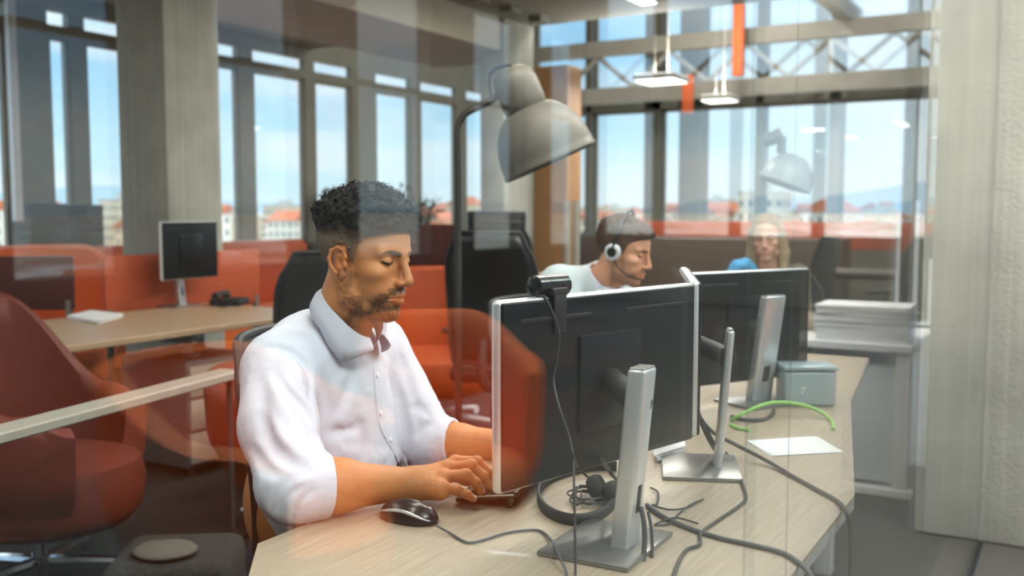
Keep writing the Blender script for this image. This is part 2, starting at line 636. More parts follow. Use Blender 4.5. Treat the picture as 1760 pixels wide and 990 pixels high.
# left window wall
LX = -7.2
wins = [(-2.6, -1.2), (-0.8, 0.9), (1.3, 2.9), (3.3, 4.72), (5.08, 5.27), (5.42, 6.15), (6.5, 7.13), (7.33, 8.08), (8.24, 8.85), (9.3, 9.98), (10.2, 11.0), (11.25, 12.6)]
SILL, HEAD = 0.93, 2.66
struct('wall_left_lower', MB().box((LX - 0.07, -3.3, 0), (LX, 13.3, SILL)), m_sillw, 'dark maroon low wall under the left windows')
w_ = MB().box((LX - 0.07, -3.3, HEAD), (LX, 13.3, HEAD + 0.09)).box((LX - 0.07, -3.3, HEAD + 0.2), (LX, 13.3, HIGH))
prev = -3.3
for a, b in wins + [(13.3, 13.3)]:
    w_.box((LX - 0.07, prev, SILL), (LX, a, HEAD))
    w_.box((LX - 0.07, prev, HEAD + 0.09), (LX, a, HEAD + 0.2))
    prev = b
struct('wall_left', w_, m_frame, 'dark window wall with piers along the left side')
for i, (a, b) in enumerate(wins):
    f = MB()
    x0, x1 = LX - 0.06, LX - 0.01
    f.box((x0, a, SILL), (x1, a + 0.03, HEAD)).box((x0, b - 0.03, SILL), (x1, b, HEAD))
    f.box((x0, a, SILL), (x1, b, SILL + 0.04)).box((x0, a, HEAD - 0.03), (x1, b, HEAD))
    o = struct('window_%d' % (i + 1), f, m_frame, 'tall window in the left window wall')
    MB().box((LX - 0.04, a, SILL), (LX - 0.03, b, HEAD)).build('pane', m_wglass, o, smooth=0)
    MB().box((LX - 0.04, a, HEAD + 0.09), (LX - 0.03, b, HEAD + 0.2)).build('pane', m_wglass, o, smooth=0)

# far window wall, two tiers of windows with a truss in front
FY = 13.0
mull = [-7.2, -6.24, -5.25, -4.69, -3.75, -2.78, -1.75, -0.8, 0.2, 1.3, 2.4, 3.5, 4.6, 5.5]
mw = {-5.25: 0.24, -4.69: 0.34, -2.78: 0.14}
w_ = MB().box((-7.5, FY, 0), (5.8, FY + 0.25, 0.9)).box((-7.5, FY, 2.66), (5.8, FY + 0.25, 2.86)).box((-7.5, FY, 4.5), (5.8, FY + 0.25, HIGH))
for x in mull:
    h = mw.get(x, 0.1) / 2
    w_.box((x - h, FY, 0.9), (x + h, FY + 0.25, 4.5))
struct('wall_far', w_, m_frame, 'far window wall with slim dark mullions')
for i in range(len(mull) - 1):
    a = mull[i] + mw.get(mull[i], 0.1) / 2; b = mull[i + 1] - mw.get(mull[i + 1], 0.1) / 2
    f = MB()
    for z0, z1 in ((0.9, 2.66), (2.86, 4.5)):
        f.box((a, FY + 0.1, z0), (a + 0.03, FY + 0.17, z1)).box((b - 0.03, FY + 0.1, z0), (b, FY + 0.17, z1))
        f.box((a, FY + 0.1, z0), (b, FY + 0.17, z0 + 0.03)).box((a, FY + 0.1, z1 - 0.03), (b, FY + 0.17, z1))
    o = struct('window_%d' % (i + 13), f, m_frame, 'window bay in the far wall')
    MB().box((a, FY + 0.13, 0.9), (b, FY + 0.14, 2.66)).build('pane', m_wglass, o, smooth=0)
    MB().box((a, FY + 0.13, 2.86), (b, FY + 0.14, 4.5)).build('pane', m_wglass, o, smooth=0)
# steel truss across the far bay
ty = 12.45
tm = MB()
tm.box((-7.1, ty, 2.72), (5.4, ty + 0.14, 2.93)).box((-7.1, ty, 3.36), (5.4, ty + 0.14, 3.56)).box((-7.1, ty - 0.6, 4.05), (5.4, ty - 0.45, 4.18))
for x0 in np.arange(-6.9, 5.0, 1.04):
    x1 = x0 + 1.04
    tm.box((x0 - 0.035, ty + 0.02, 2.93), (x0 + 0.035, ty + 0.12, 3.36)) if abs(x0 + 2.74) < 0.6 else None
    tm.cyl((x0, ty + 0.07, 3.36), (x0 + 0.52, ty + 0.07, 2.93), 0.035, n=6)
    tm.cyl((x0 + 0.52, ty + 0.07, 2.93), (x1, ty + 0.07, 3.36), 0.035, n=6)
struct('trim_2', tm, m_steel, 'steel roof truss with crossed braces before the far windows')
tm = MB()
for x in (-2.55, -0.2, 2.0):
    tm.box((x - 0.09, 8.2, 3.55), (x + 0.09, 13.0, 3.75))
struct('trim_3', tm, m_steel, 'steel roof beams running towards the far windows')
tm = MB().rbox((-4.42, 11.9, 2.48), (-4.30, 12.02, 2.95), 0.01).rbox((-3.78, 11.9, 2.9), (-3.66, 12.02, 3.75), 0.01)
struct('trim_4', tm, mat('orange steel', (0.75, 0.13, 0.03), 0.5), 'orange painted steel brackets under the roof truss')

# lounge side walls (behind and to the right of the camera, seen mirrored in the glass)
RX = 5.5
rw = [(-2.4, -0.6), (0.2, 1.5), (2.2, 3.2), (4.0, 5.0), (5.8, 6.9), (7.6, 9.0), (9.7, 11.0), (11.6, 12.7)]
w_ = MB().box((RX, -3.3, 0), (RX + 0.3, 13.3, 0.8)).box((RX, -3.3, 3.6), (RX + 0.3, 13.3, HIGH))
prev = -3.3
for a, b in rw + [(13.3, 13.3)]:
    w_.box((RX, prev, 0.8), (RX + 0.3, a, 3.6)); prev = b
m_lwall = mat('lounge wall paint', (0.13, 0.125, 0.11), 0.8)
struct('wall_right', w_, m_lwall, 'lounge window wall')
for i, (a, b) in enumerate(rw):
    f = MB()
    f.box((RX + 0.1, a, 0.8), (RX + 0.17, a + 0.04, 3.6)).box((RX + 0.1, b - 0.04, 0.8), (RX + 0.17, b, 3.6)).box((RX + 0.1, a, 2.5), (RX + 0.17, b, 2.56))
    o = struct('window_%d' % (i + 40), f, m_frame, 'lounge window')
    MB().box((RX + 0.13, a, 0.8), (RX + 0.14, b, 3.6)).build('pane', m_wglass, o, smooth=0)
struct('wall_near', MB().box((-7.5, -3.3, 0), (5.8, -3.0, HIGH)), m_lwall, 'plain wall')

# the glass partition the photograph looks through
gp = MB().box((GX - 0.006, -3.0, 0.006), (GX + 0.006, 1.034, CEIL))
o = struct('wall_glass', gp, m_glass, 'clear glass office partition in front of the desk')
o['kind'] = 'structure'
gp = MB().box((GX - 0.006, 1.035, 0.006), (GX + 0.006, 4.126, CEIL))
o = struct('wall_glass_2', gp, m_glass, 'clear glass partition pane that meets the concrete column')
struct('trim_5', MB().box((GX - 0.012, -3.0, 0.0), (GX + 0.012, 4.13, 0.006)), m_carpet, 'floor channel of the glass partition')
struct('trim_6', MB().box((GX - 0.004, 4.126, 0.006), (GX + 0.004, 4.1295, CEIL)), m_wallw, 'white sealant line where the glass meets the column')

struct('trim_7', MB().rbox((-6.93, 4.54, 1.19), (-6.87, 4.60, 2.97), 0.01), m_white, 'white vertical pipe at the left edge before the windows')
# ceiling lights: square pendants, and long ones added to brighten the rooms
def pendant(x, y, z, sx, sy, label, group, power, drop, up=0.0):
    t = thing('pendant_light', label, 'ceiling light', (x, y, z), 0, group)
    MB().rbox((-sx / 2, -sy / 2, 0.0), (sx / 2, sy / 2, 0.05), 0.008).build('housing', m_steel, t)
    if up:
        MB().box((-sx / 2 + 0.02, -sy / 2 + 0.02, 0.05), (sx / 2 - 0.02, sy / 2 - 0.02, 0.055)).build('diffuser', m_lampw, t, smooth=0)
    MB().box((-sx / 2 + 0.02, -sy / 2 + 0.02, -0.012), (sx / 2 - 0.02, sy / 2 - 0.02, 0.0)).build('diffuser', m_lampw, t, smooth=0, label='lit white diffuser')
    for q in (-0.4, 0.4):
        MB().cyl((0, q * sy, 0.05), (0, q * sy, drop), 0.004, n=6).build('cable', m_steel, t)
    d = bpy.data.lights.new('pendant_lamp', 'AREA'); d.shape = 'RECTANGLE'; d.size = sx * 0.9; d.size_y = sy * 0.9
    d.energy = power; d.color = (1.0, 0.95, 0.88)
    q = bpy.data.objects.new('lamp', d); COL.objects.link(q); q.parent = t; q.location = (0, 0, -0.02)
    d2 = d.copy(); d2.energy = power * up
    q = bpy.data.objects.new('added_uplight', d2); COL.objects.link(q); q.parent = t; q.location = (0, 0, 0.07); q.rotation_euler = (math.pi, 0, 0)  # added upward lamp, lifting ceiling and beam
    return t
pendant(-3.55, 9.0, 2.50, 0.42, 0.42, 'square lit pendant panel above the man with the headset', None, 40, HIGH - 2.5, 1.5)
pendant(-3.60, 10.9, 2.50, 0.36, 0.36, 'square lit pendant panel, second in the row towards the far windows', None, 40, HIGH - 2.5, 1.5)
g = 'added linear lights above the desks'
for x, y, z, pw in ((-1.3, 0.4, 2.62, 11), (-1.5, 2.3, 2.62, 14), (-2.9, 0.6, 2.62, 8), (-5.6, 1.3, 2.70, 62), (-2.6, 4.6, 2.72, 16), (-3.0, 6.6, 2.88, 52), (-1.05, 5.0, 2.72, 34), (-1.1, 3.3, 2.62, 22)):
    pendant(x, y, z, 0.16, 1.5, 'added long linear lamp above the view, brightening the office', g, pw, CEIL - z, 1.6)  # unseen lamps added to raise the office's brightness

for x, y in ((1.2, 1.2), (1.2, 3.4)):
    pendant(x, y, 3.2, 0.16, 1.5, 'added long lamp brightening the lounge armchairs', 'added lounge lights', 60, HIGH - 3.2, 0.2)  # added so the armchairs show brighter in the glass
for x in (-3.4, -1.6):
    pendant(x, 10.2, 4.30, 0.16, 1.5, 'added long lamp above the view, brightening the far glazed bay', 'added lights high in the far bay', 90, HIGH - 4.3, 0.6)  # added out of view to light truss and far wall
for i, y in enumerate((1.0345, 1.216)):
    struct('trim_%d' % (8 + i), MB().box((GX - 0.0063, y - 0.0010, 0.006), (GX - 0.0061, y + 0.0010, CEIL)), m_jt, 'thin dark joint line in the glass partition')

# ------------------------------------------------------------------ the city outside
GZ = -15.0
m_city = mat('city ground', (0.30, 0.29, 0.24), 0.9, var=0.3, scale=0.02)
t_ = m_city.node_tree                                  # gardens, streets and far roofs as a cell pattern
g_ = t_.nodes.new('ShaderNodeTexCoord')
vo = t_.nodes.new('ShaderNodeTexVoronoi'); t_.links.new(g_.outputs['Object'], vo.inputs['Vector']); vo.inputs['Scale'].default_value = 0.055
sp_ = t_.nodes.new('ShaderNodeSeparateColor'); t_.links.new(vo.outputs['Color'], sp_.inputs[0])
rp_ = t_.nodes.new('ShaderNodeValToRGB'); t_.links.new(sp_.outputs[0], rp_.inputs[0]); rp_.color_ramp.interpolation = 'CONSTANT'
el = rp_.color_ramp.elements
el[0].position = 0; el[0].color = (0.60, 0.55, 0.46, 1)
el[1].position = 0.82; el[1].color = (0.20, 0.24, 0.14, 1)
for p_, c_ in ((0.22, (0.42, 0.16, 0.08, 1)), (0.42, (0.72, 0.70, 0.66, 1)), (0.62, (0.34, 0.30, 0.24, 1))):
    q_ = el.new(p_); q_.color = c_
t_.links.new(rp_.outputs[0], t_.nodes['Principled BSDF'].inputs['Base Color'])
tr = MB().grid([[(x, y, GZ) for y in (-900, 0, 900, 4200)] for x in (-4200, -1500, 0, 1500, 2500)])
o = struct('ground', tr, m_city, 'hazy city ground far below the windows')
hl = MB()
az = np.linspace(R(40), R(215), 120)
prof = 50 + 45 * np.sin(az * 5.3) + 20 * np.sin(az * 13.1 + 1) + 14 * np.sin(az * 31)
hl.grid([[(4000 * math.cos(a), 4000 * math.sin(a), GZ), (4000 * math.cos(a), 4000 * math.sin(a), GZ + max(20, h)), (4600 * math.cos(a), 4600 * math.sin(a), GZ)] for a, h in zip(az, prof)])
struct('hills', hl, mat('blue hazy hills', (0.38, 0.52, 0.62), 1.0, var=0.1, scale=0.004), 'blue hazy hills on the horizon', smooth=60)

walls = [mat('city wall ' + n, c, 0.85, var=0.12, scale=0.3) for n, c in (('white', (0.72, 0.68, 0.62)), ('cream', (0.62, 0.52, 0.38)), ('grey', (0.42, 0.44, 0.45)), ('tan', (0.50, 0.36, 0.24)))]
roofs = [mat('city roof ' + n, c, 0.85, var=0.2, scale=0.5) for n, c in (('tile', (0.50, 0.15, 0.07)), ('rust', (0.36, 0.12, 0.06)), ('flat', (0.46, 0.45, 0.42)))]

def add_windows(m):
    # rows of dark windows as a pattern of the wall: columns run along x + y, storeys along z
    t = m.node_tree; b = t.nodes['Principled BSDF']
    g = t.nodes.new('ShaderNodeTexCoord'); sp = t.nodes.new('ShaderNodeSeparateXYZ'); t.links.new(g.outputs['Object'], sp.inputs[0])

    def mth(op, a, c=None):
        n = t.nodes.new('ShaderNodeMath'); n.operation = op
        for i, v in enumerate((a, c)):
            if v is None:
                continue
            if isinstance(v, (int, float)):
                n.inputs[i].default_value = v
            else:
                t.links.new(v, n.inputs[i])
        return n.outputs[0]
    u_ = mth('FRACT', mth('DIVIDE', mth('ADD', sp.outputs['X'], sp.outputs['Y']), 2.7))
    w_ = mth('FRACT', mth('DIVIDE', sp.outputs['Z'], 3.2))
    k_ = mth('MULTIPLY', mth('MULTIPLY', mth('GREATER_THAN', u_, 0.3), mth('LESS_THAN', u_, 0.72)), mth('MULTIPLY', mth('GREATER_THAN', w_, 0.32), mth('LESS_THAN', w_, 0.78)))
    old = b.inputs['Base Color'].links[0].from_socket
    mx_ = t.nodes.new('ShaderNodeMixRGB'); t.links.new(k_, mx_.inputs[0]); t.links.new(old, mx_.inputs[1]); mx_.inputs[2].default_value = (0.10, 0.12, 0.14, 1)
    t.links.new(mx_.outputs[0], b.inputs['Base Color'])


for m_ in walls:
    add_windows(m_)
protos = []
for k in range(6):
    rr = random.Random(k)
    w, dpt, h = rr.uniform(9, 16), rr.uniform(9, 14), rr.uniform(9, 19)
    t = thing('city_building', 'small blurred building in the city outside the windows', 'building', (0, 0, GZ), 0, 'buildings of the city outside')
    MB().box((-w / 2, -dpt / 2, 0), (w / 2, dpt / 2, h)).build('walls', walls[k % 4], t, smooth=0)
    if k % 3 != 2:
        r_ = MB()
        r_.add([(-w / 2 - .5, -dpt / 2 - .5, h), (w / 2 + .5, -dpt / 2 - .5, h), (w / 2 + .5, dpt / 2 + .5, h), (-w / 2 - .5, dpt / 2 + .5, h), (-w / 2 - .5, 0, h + 3.2), (w / 2 + .5, 0, h + 3.2)],
               [(0, 1, 5, 4), (2, 3, 4, 5), (0, 4, 3), (1, 2, 5), (3, 2, 1, 0)])
        r_.build('roof', roofs[k % 2], t, smooth=0)
    else:
        MB().box((-w / 2 - .3, -dpt / 2 - .3, h), (w / 2 + .3, dpt / 2 + .3, h + 0.6)).box((-2, -2, h), (2, 2, h + 2.6)).build('roof', roofs[2], t, smooth=0)
    protos.append(t)
rc = random.Random(3)
used, spots = set(), []
while len(spots) < 285:
    a = R(rc.uniform(88, 152)); q = rc.uniform(0, 1)
    d = 300 + 900 * q ** 1.2
    x, y = d * math.cos(a), d * math.sin(a)
    key = (round(x / 21), round(y / 21))
    if key in used or x > -25 and y < 60:
        continue
    used.add(key); spots.append((key[0] * 21 + rc.uniform(-2, 2), key[1] * 21 + rc.uniform(-2, 2), d))
for i, (x, y, d) in enumerate(spots):
    sc = (1, 1, rc.uniform(0.6, 1.0) if d < 300 else rc.uniform(0.7, 1.25))
    rz = rc.choice((0, math.pi / 2)) + rc.uniform(-.25, .25)
    if i < 6:
        protos[i].location = (x, y, GZ); protos[i].rotation_euler = (0, 0, rz); protos[i].scale = sc
    else:
        dup(protos[rc.randrange(6)], (x, y, GZ), rz, scale=sc)
# ------------------------------------------------------------------ furniture materials
m_oak = wood_mat('pale oak laminate', (0.325, 0.255, 0.180), (0.455, 0.372, 0.275), 0.42, axis=1)
m_oak2 = wood_mat('tan laminate', (0.40, 0.27, 0.16), (0.52, 0.37, 0.24), 0.4, axis=1)
m_edge = mat('grey desk edging', (0.42, 0.42, 0.40), 0.5)
m_alu = mat('brushed aluminium', (0.72, 0.75, 0.77), 0.32, metal=0.55, var=0.04, scale=12, stretch=(1, 1, 30))
m_base = mat('grey steel base', (0.30, 0.30, 0.29), 0.33, metal=0.75, var=0.12, scale=40)
m_blk = mat('black gloss plastic', (0.018, 0.02, 0.021), 0.22, var=0.1)
m_back = mat('dark monitor back', (0.010, 0.012, 0.013), 0.30, var=0.1, scale=20, spec=0.3)
m_blkm = mat('black matt plastic', (0.02, 0.02, 0.021), 0.55, var=0.15, scale=60)
m_cable = mat('dark grey cable', (0.035, 0.036, 0.036), 0.5)
m_cablel = mat('grey cable', (0.10, 0.11, 0.12), 0.5)
m_green = mat('lime green cable', (0.30, 0.62, 0.15), 0.45)
m_paper = mat('white paper', (0.84, 0.85, 0.87), 0.8, var=0.02)
m_chrome = mat('chrome', (0.75, 0.77, 0.8), 0.12, metal=1.0, var=0.03)
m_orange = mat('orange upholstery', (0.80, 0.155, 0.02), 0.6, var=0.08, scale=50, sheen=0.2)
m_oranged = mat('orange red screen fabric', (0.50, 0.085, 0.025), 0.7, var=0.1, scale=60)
m_rust_mirror = mat('rust-dark mirrored orange', (0.135, 0.018, 0.007), 0.6, var=0.1, scale=50)  # orange fabric darkened to the tone of a faint reflection
m_maroon = mat('maroon fabric', (0.085, 0.016, 0.011), 0.75, var=0.12, scale=60)
m_mesh = mat('black mesh fabric', (0.014, 0.015, 0.017), 0.75, var=0.3, scale=300, bump=0.4, bscale=500)
m_teal = mat('grey green partition', (0.20, 0.26, 0.28), 0.5)
DZ = 0.74


def face_up(px, py, z=DZ):
    q = P(px, py, z=z)
    return (q[0], q[1])


# ------------------------------------------------------------------ the main desk: a long boat-shaped table
poly = [(-1.14, 1.15), (-1.03, 1.015), (-0.90, 0.80), (-0.365, 0.80), (-0.355, 1.30), (-0.357, 1.92), (-0.55, 2.86), (-0.66, 3.75), (-1.14, 3.75)]
t = thing('desk', 'long pale oak desk with angled corners that both men sit at', 'desk', (-0.8, 2.2, 0))
o_ = np.array((-0.8, 2.2))
pl = [tuple(np.array(q) - o_) for q in poly]
ins = [tuple(np.array(q) * 0.998) for q in pl]
MB().prism(pl, DZ - 0.006, DZ).build('tabletop', m_oak, t, smooth=0)
MB().prism(ins, DZ - 0.028, DZ - 0.006).build('edge_band', m_edge, t, smooth=0, label='grey desk edge')
for x, y in ((-1.02, 1.3), (-0.5, 1.0), (-1.02, 3.55), (-0.75, 3.5)):
    MB().rbox((x + 0.8 - .03, y - 2.2 - .03, 0), (x + 0.8 + .03, y - 2.2 + .03, DZ - 0.028), 0.006).build('leg', m_white, t)
MB().box((-0.22, -0.95, DZ - 0.075), (-0.16, 1.3, DZ - 0.028)).build('beam', m_white, t, smooth=0)


# ------------------------------------------------------------------ monitors
def monitor(name, label, base, base_u, pl_, pr_, z0, z1, neck_top, lean=0.0, base_size=(0.19, 0.17), neck_off=0.0, white=False, desk=DZ, foot='plate', neck_w=(0.05, 0.032), back_hi=0.0):
    """base: plate centre on the desk, base_u: its long direction; pl_/pr_: plan points of the panel's ends (back faces away from the screen,
    to the right of pl_->pr_); neck_top: height of the column."""
    t = thing(name, label, 'monitor', (base[0], base[1], desk))
    off = np.array([base[0], base[1], desk])
    a = np.array([pl_[0], pl_[1], 0.0]); b = np.array([pr_[0], pr_[1], 0.0])
    w = np.linalg.norm(b - a); u = (b - a) / w
    n = np.array([u[1], -u[0], 0.0])                   # the back side
    ctr = (a + b) / 2; ctr[2] = (z0 + z1) / 2
    h = z1 - z0
    M = np.eye(4); M[:3, 0] = u; M[:3, 1] = n; M[:3, 2] = (0, 0, 1); M[:3, 3] = ctr - off
    MB().rbox((-w / 2, -0.014, -h / 2), (w / 2, 0.008, h / 2), 0.0085, 3, M).build('bezel', m_white if white else m_alu, t, smooth=40, label='silver bezel')
    bk = MB().rbox((-w / 2 + 0.004, 0.004, -h / 2 + 0.004), (w / 2 - 0.004, 0.0125, h / 2 - 0.004), 0.008, 3, M)
    ob = bk.build('back_cover', m_back, t, smooth=40)
    for s in (-1, 1):
        MB().rbox((s * w * 0.42 - (0 if s < 0 else w * 0.33), 0.0115, h / 2 - 0.040), (s * w * 0.42 + (w * 0.33 if s < 0 else 0), 0.0138, h / 2 - 0.033), 0.001, 1, M).build('vent', m_blkm, ob, smooth=0)
    MB().rbox((-0.085, 0.010, -0.085), (0.085, 0.020, 0.085), 0.006, 2, M).build('mount_cover', m_back, ob)
    ring = np.array([(0.0 + 0.022 * math.cos(q), 0.0, 0.115 - 0.075 + 0.022 * math.sin(q)) for q in np.linspace(0, 2 * math.pi, 30)])
    MB().box((-w / 2 + 0.010, -0.0150, -h / 2 + 0.012), (w / 2 - 0.010, -0.0138, h / 2 - 0.010), M).build('screen', mat('dark screen glass', (0.01, 0.012, 0.015), 0.08), t, smooth=0)
    # stand
    bu = np.array([base_u[0], base_u[1], 0.0]); bu /= np.linalg.norm(bu)
    bn = np.array([bu[1], -bu[0], 0.0])
    B = np.eye(4); B[:3, 0] = bu; B[:3, 1] = bn; B[:3, 2] = (0, 0, 1)
    l, d = base_size
    if foot == 'plate':
        MB().rbox((-l / 2, -d / 2, 0.0), (l / 2, d / 2, 0.009), 0.004, 2, B).build('stand_base', m_base, t, label='grey steel foot plate', bevel=0)
    hgt = neck_top - desk
    NW, ND = neck_w
    top = bn * (neck_off + lean)
    bot = bn * neck_off
    # column: a rounded box sheared towards its lean
    nm = MB().rbox((-NW / 2, -ND / 2, 0.004), (NW / 2, ND / 2, hgt), 0.007, 3)
    V = nm.v[0]
    k_ = V[:, 2:3] / hgt
    nm.v[0] = V[:, 0:1] * bu + V[:, 1:2] * bn + np.array([0, 0, 1.0]) * V[:, 2:3] + bot + (top - bot) * k_
    nk = nm.build('stand_neck', m_alu, t, smooth=50)
    tc_ = MB().rbox((-NW / 2 + .003, -ND / 2 + .003, hgt - 0.002), (NW / 2 - .003, ND / 2 - .003, hgt + 0.0012), 0.001, 1)
    V = tc_.v[0]
    tc_.v[0] = V[:, 0:1] * bu + V[:, 1:2] * bn + np.array([0, 0, 1.0]) * V[:, 2:3] + top
    tc_.build('top_cap', m_base, nk, label='dark grey cap')
    sl = MB().rbox((-NW * 0.16, ND / 2 - 0.004, 0.062), (NW * 0.18, ND / 2 + 0.0012, 0.108), 0.004, 2)
    V = sl.v[0]; k_ = V[:, 2:3] / hgt
    sl.v[0] = V[:, 0:1] * bu + V[:, 1:2] * bn + np.array([0, 0, 1.0]) * V[:, 2:3] + bot + (top - bot) * k_
    sl.build('cable_slot', m_blkm, nk)
    # arm from the column to the panel
    zt = min(neck_top - 0.05, (z0 + z1) / 2)
    p0 = np.array([0, 0, zt - desk]) + bot + (top - bot) * (zt - desk) / hgt
    p1 = ctr - off + n * 0.015; p1[2] = zt - desk
    MB().tube([p0, p1], 0.022, 12).build('arm', m_blkm, t)
    return t


# near monitor, seen from behind
A_l = P(852, 690, d=1.56); A_r = P(1186, 620, d=1.945)
bc = P(1043, 938, z=DZ)
bu = P(1155, 920, z=DZ) - P(1075, 985, z=DZ)
mon = monitor('monitor', 'large near monitor seen from behind, with a webcam on its top edge', (bc[0], bc[1]), bu[:2], A_l[:2], A_r[:2], 0.822, 1.136, 1.035, lean=0.028, base_size=(0.195, 0.155), neck_off=0.030)
B_l = P(1194, 620, d=1.99); B_r = P(1175, 600, d=2.50)
bc = P(1203, 806, z=DZ)
n_ = np.array(B_r[:2]) - np.array(B_l[:2]); n_ /= np.linalg.norm(n_)
sB = P(1236, 812, z=DZ)
monitor('monitor', 'monitor seen edge-on beside the near monitor, on a slim silver stand', (bc[0], bc[1]), n_, B_l[:2], B_r[:2], 0.815, 1.135, 1.035, lean=0.022, base_size=(0.20, 0.16), neck_off=0.035, neck_w=(0.050, 0.016))
D_l = P(1170, 560, d=2.62); D_r = P(1386, 560, d=2.86)
bc = P(1305, 692, z=DZ)
monitor('monitor', 'third monitor back along the desk, in front of the blonde woman', (bc[0], bc[1]), (D_r - D_l)[:2], D_l[:2], D_r[:2], 0.80, 1.112, 1.045, lean=0.05, base_size=(0.20, 0.16), neck_off=-0.005, neck_w=(0.075, 0.03))

# webcam on the near monitor
un = (A_r - A_l)[:2]; un /= np.linalg.norm(un); nn = np.array([un[1], -un[0]])
wc = P(946, 500, d=1.655)
along = (wc[:2] - A_l[:2]).dot(un)
wp = A_l[:2] + un * along
t = thing('webcam', 'black webcam clipped to the top of the near monitor', 'webcam', (wp[0], wp[1], 1.136))
Mw = np.eye(4); Mw[:2, 0] = un; Mw[:2, 1] = nn
bd = MB()
for (x0, x1, r) in ((-0.040, 0.042, 0.0185),):
    bd.tube([(x0, -0.006, 0.0165), (x0 + .004, -0.006, 0.0165), (x1 - .004, -0.006, 0.0165), (x1, -0.006, 0.0165)], [0.011, r, r, 0.011], 20, M=Mw)
b_ = bd.build('body', m_blk, t, smooth=60)
MB().cyl((0, -0.022, 0.0165), (0, -0.027, 0.0165), 0.010).build('lens', mat('lens glass', (0.01, 0.01, 0.012), 0.05), b_)
b_.children[0].matrix_local = Matrix([[un[0], nn[0], 0, 0], [un[1], nn[1], 0, 0], [0, 0, 1, 0], [0, 0, 0, 1]])
MB().rbox((-0.016, -0.020, 0.0005), (0.022, 0.020, 0.014), 0.003, 2, Mw).rbox((-0.012, 0.014, -0.062), (0.018, 0.020, 0.004), 0.003, 2, Mw).build('clip', m_blkm, t)
cb = [P(934, 508, d=1.60), P(946, 530, d=1.60), P(956, 556, d=1.60), P(961, 580, d=1.60), P(956, 620, d=1.60), P(951, 655, d=1.60), P(961, 700, d=1.58), P(978, 750, d=1.57), P(988, 790, d=1.57), P(1001, 812, z=DZ + .05), P(1030, 832, z=DZ + .012), P(1062, 846, z=DZ + .008)]
MB().tube(np.array(cb) - np.array([wp[0], wp[1], 1.136]), 0.0024, 8, sm=6).build('cable', m_cable, t)

# keyboard
kb0 = P(783, 866, z=DZ); kb1 = P(887, 876, z=DZ)
ku = (kb1 - kb0)[:2]; kd = np.linalg.norm(ku); ku /= kd
kn = np.array([-ku[1], ku[0]])                     # along its length
K = np.eye(4); K[:2, 0] = ku; K[:2, 1] = kn
t = thing('keyboard', 'black keyboard under the hands of the man in the white shirt', 'keyboard', (kb0[0], kb0[1], DZ))
KL = 0.43
side = [(0.0, 0.004), (0.0, 0.012), (0.006, 0.017), (kd * 0.97, 0.032), (kd, 0.030), (kd, 0.022), (0.006, 0.003)]
mb = MB()
vv = [K[:3, :3] @ np.array([x, y, z]) for y in (0, KL) for x, z in side]
ns_ = len(side)
mb.add(vv, [tuple(range(ns_)), tuple(range(2 * ns_ - 1, ns_ - 1, -1))] + [(i, i + ns_, (i + 1) % ns_ + ns_, (i + 1) % ns_) for i in range(ns_)])
kbody = mb.build('body', m_blk, t, smooth=0, bevel=0.0015)
MB().rbox((0.004, -0.0008, 0.0105), (kd * 0.985, 0.001, 0.0135), 0.0004, 1, K @ np.array(Matrix.Rotation(-math.atan2(0.015, kd), 4, 'Y'))).build('trim', m_alu, t, label='grey side trim')
keys = 0
for r_ in range(5):
    for c__ in range(18):
        if keys >= 90:
            break
        x = 0.010 + r_ * (kd - 0.03) / 5; y = 0.012 + c__ * (KL - 0.02) / 18
        z = 0.0175 + (x - 0.006) / (kd * 0.97 - 0.006) * 0.015
        MB().rbox((x, y, z - 0.003), (x + (kd - 0.03) / 5 - 0.0025, y + (KL - 0.02) / 18 - 0.003, z + 0.0045), 0.0015, 1, K).build('key', m_blkm, t)
        keys += 1
MB().rbox((kd - 0.020, 0.004, 0.0), (kd - 0.012, 0.024, 0.024), 0.002, 1, K).build('foot', m_blk, t)
MB().rbox((kd - 0.020, KL - 0.024, 0.0), (kd - 0.012, KL - 0.004, 0.024), 0.002, 1, K).build('foot', m_blk, t)

# mouse
mc = P(704, 894, z=DZ)
mh = P(752, 905, z=DZ) - P(658, 890, z=DZ)
ang = math.atan2(mh[1], mh[0])
t = thing('mouse', 'black computer mouse with a silver side stripe lying on the desk', 'mouse', (mc[0], mc[1], DZ), ang)
s_ = SDF()
s_.u(ell((-0.004, 0, 0.004), (0.055, 0.030, 0.034)), 0.004)
s_.u(ell((0.016, 0, 0.004), (0.038, 0.028, 0.026)), 0.012)
s_.sub((lambda p: p[..., 2], np.zeros(3), 9), 0.002)
V, F = s_.mesh((-0.066, -0.04, -0.006), (0.066, 0.04, 0.05), 0.002)
V[:, 2] = np.maximum(V[:, 2], 0.0)
MB().add(V, F).build('body', m_blk, t, smooth=60)
st_ = []
for sgn in (-1, 1):
    xs = np.linspace(-0.053, 0.050, 18)
    q = []
    for x in xs:
        z = 0.013 + 0.013 * math.sin((x + 0.053) / 0.103 * math.pi * 0.95) - 0.006 * (x + .05) / .1
        # find the surface
        y = 0.0
        for yy in np.linspace(0.036, 0, 60):
            if s_.ev(np.array([[x, yy, z]]))[0] < 0.0003:
                y = yy; break
        q.append((x, sgn * y, z))
    st_.append(q)
for q in st_:
    MB().tube(q, [0.001, 0.0026, 0.003, 0.003, 0.0024, 0.001], 8).build('stripe', m_alu, t, label='silver stripe')
MB().tube([(0.016, 0.0, 0.026), (0.020, 0.0, 0.0305), (0.027, 0, 0.0315), (0.034, 0.0, 0.0285), (0.038, 0, 0.024)], 0.0035, 10, sm=3).build('wheel', m_blkm, t)
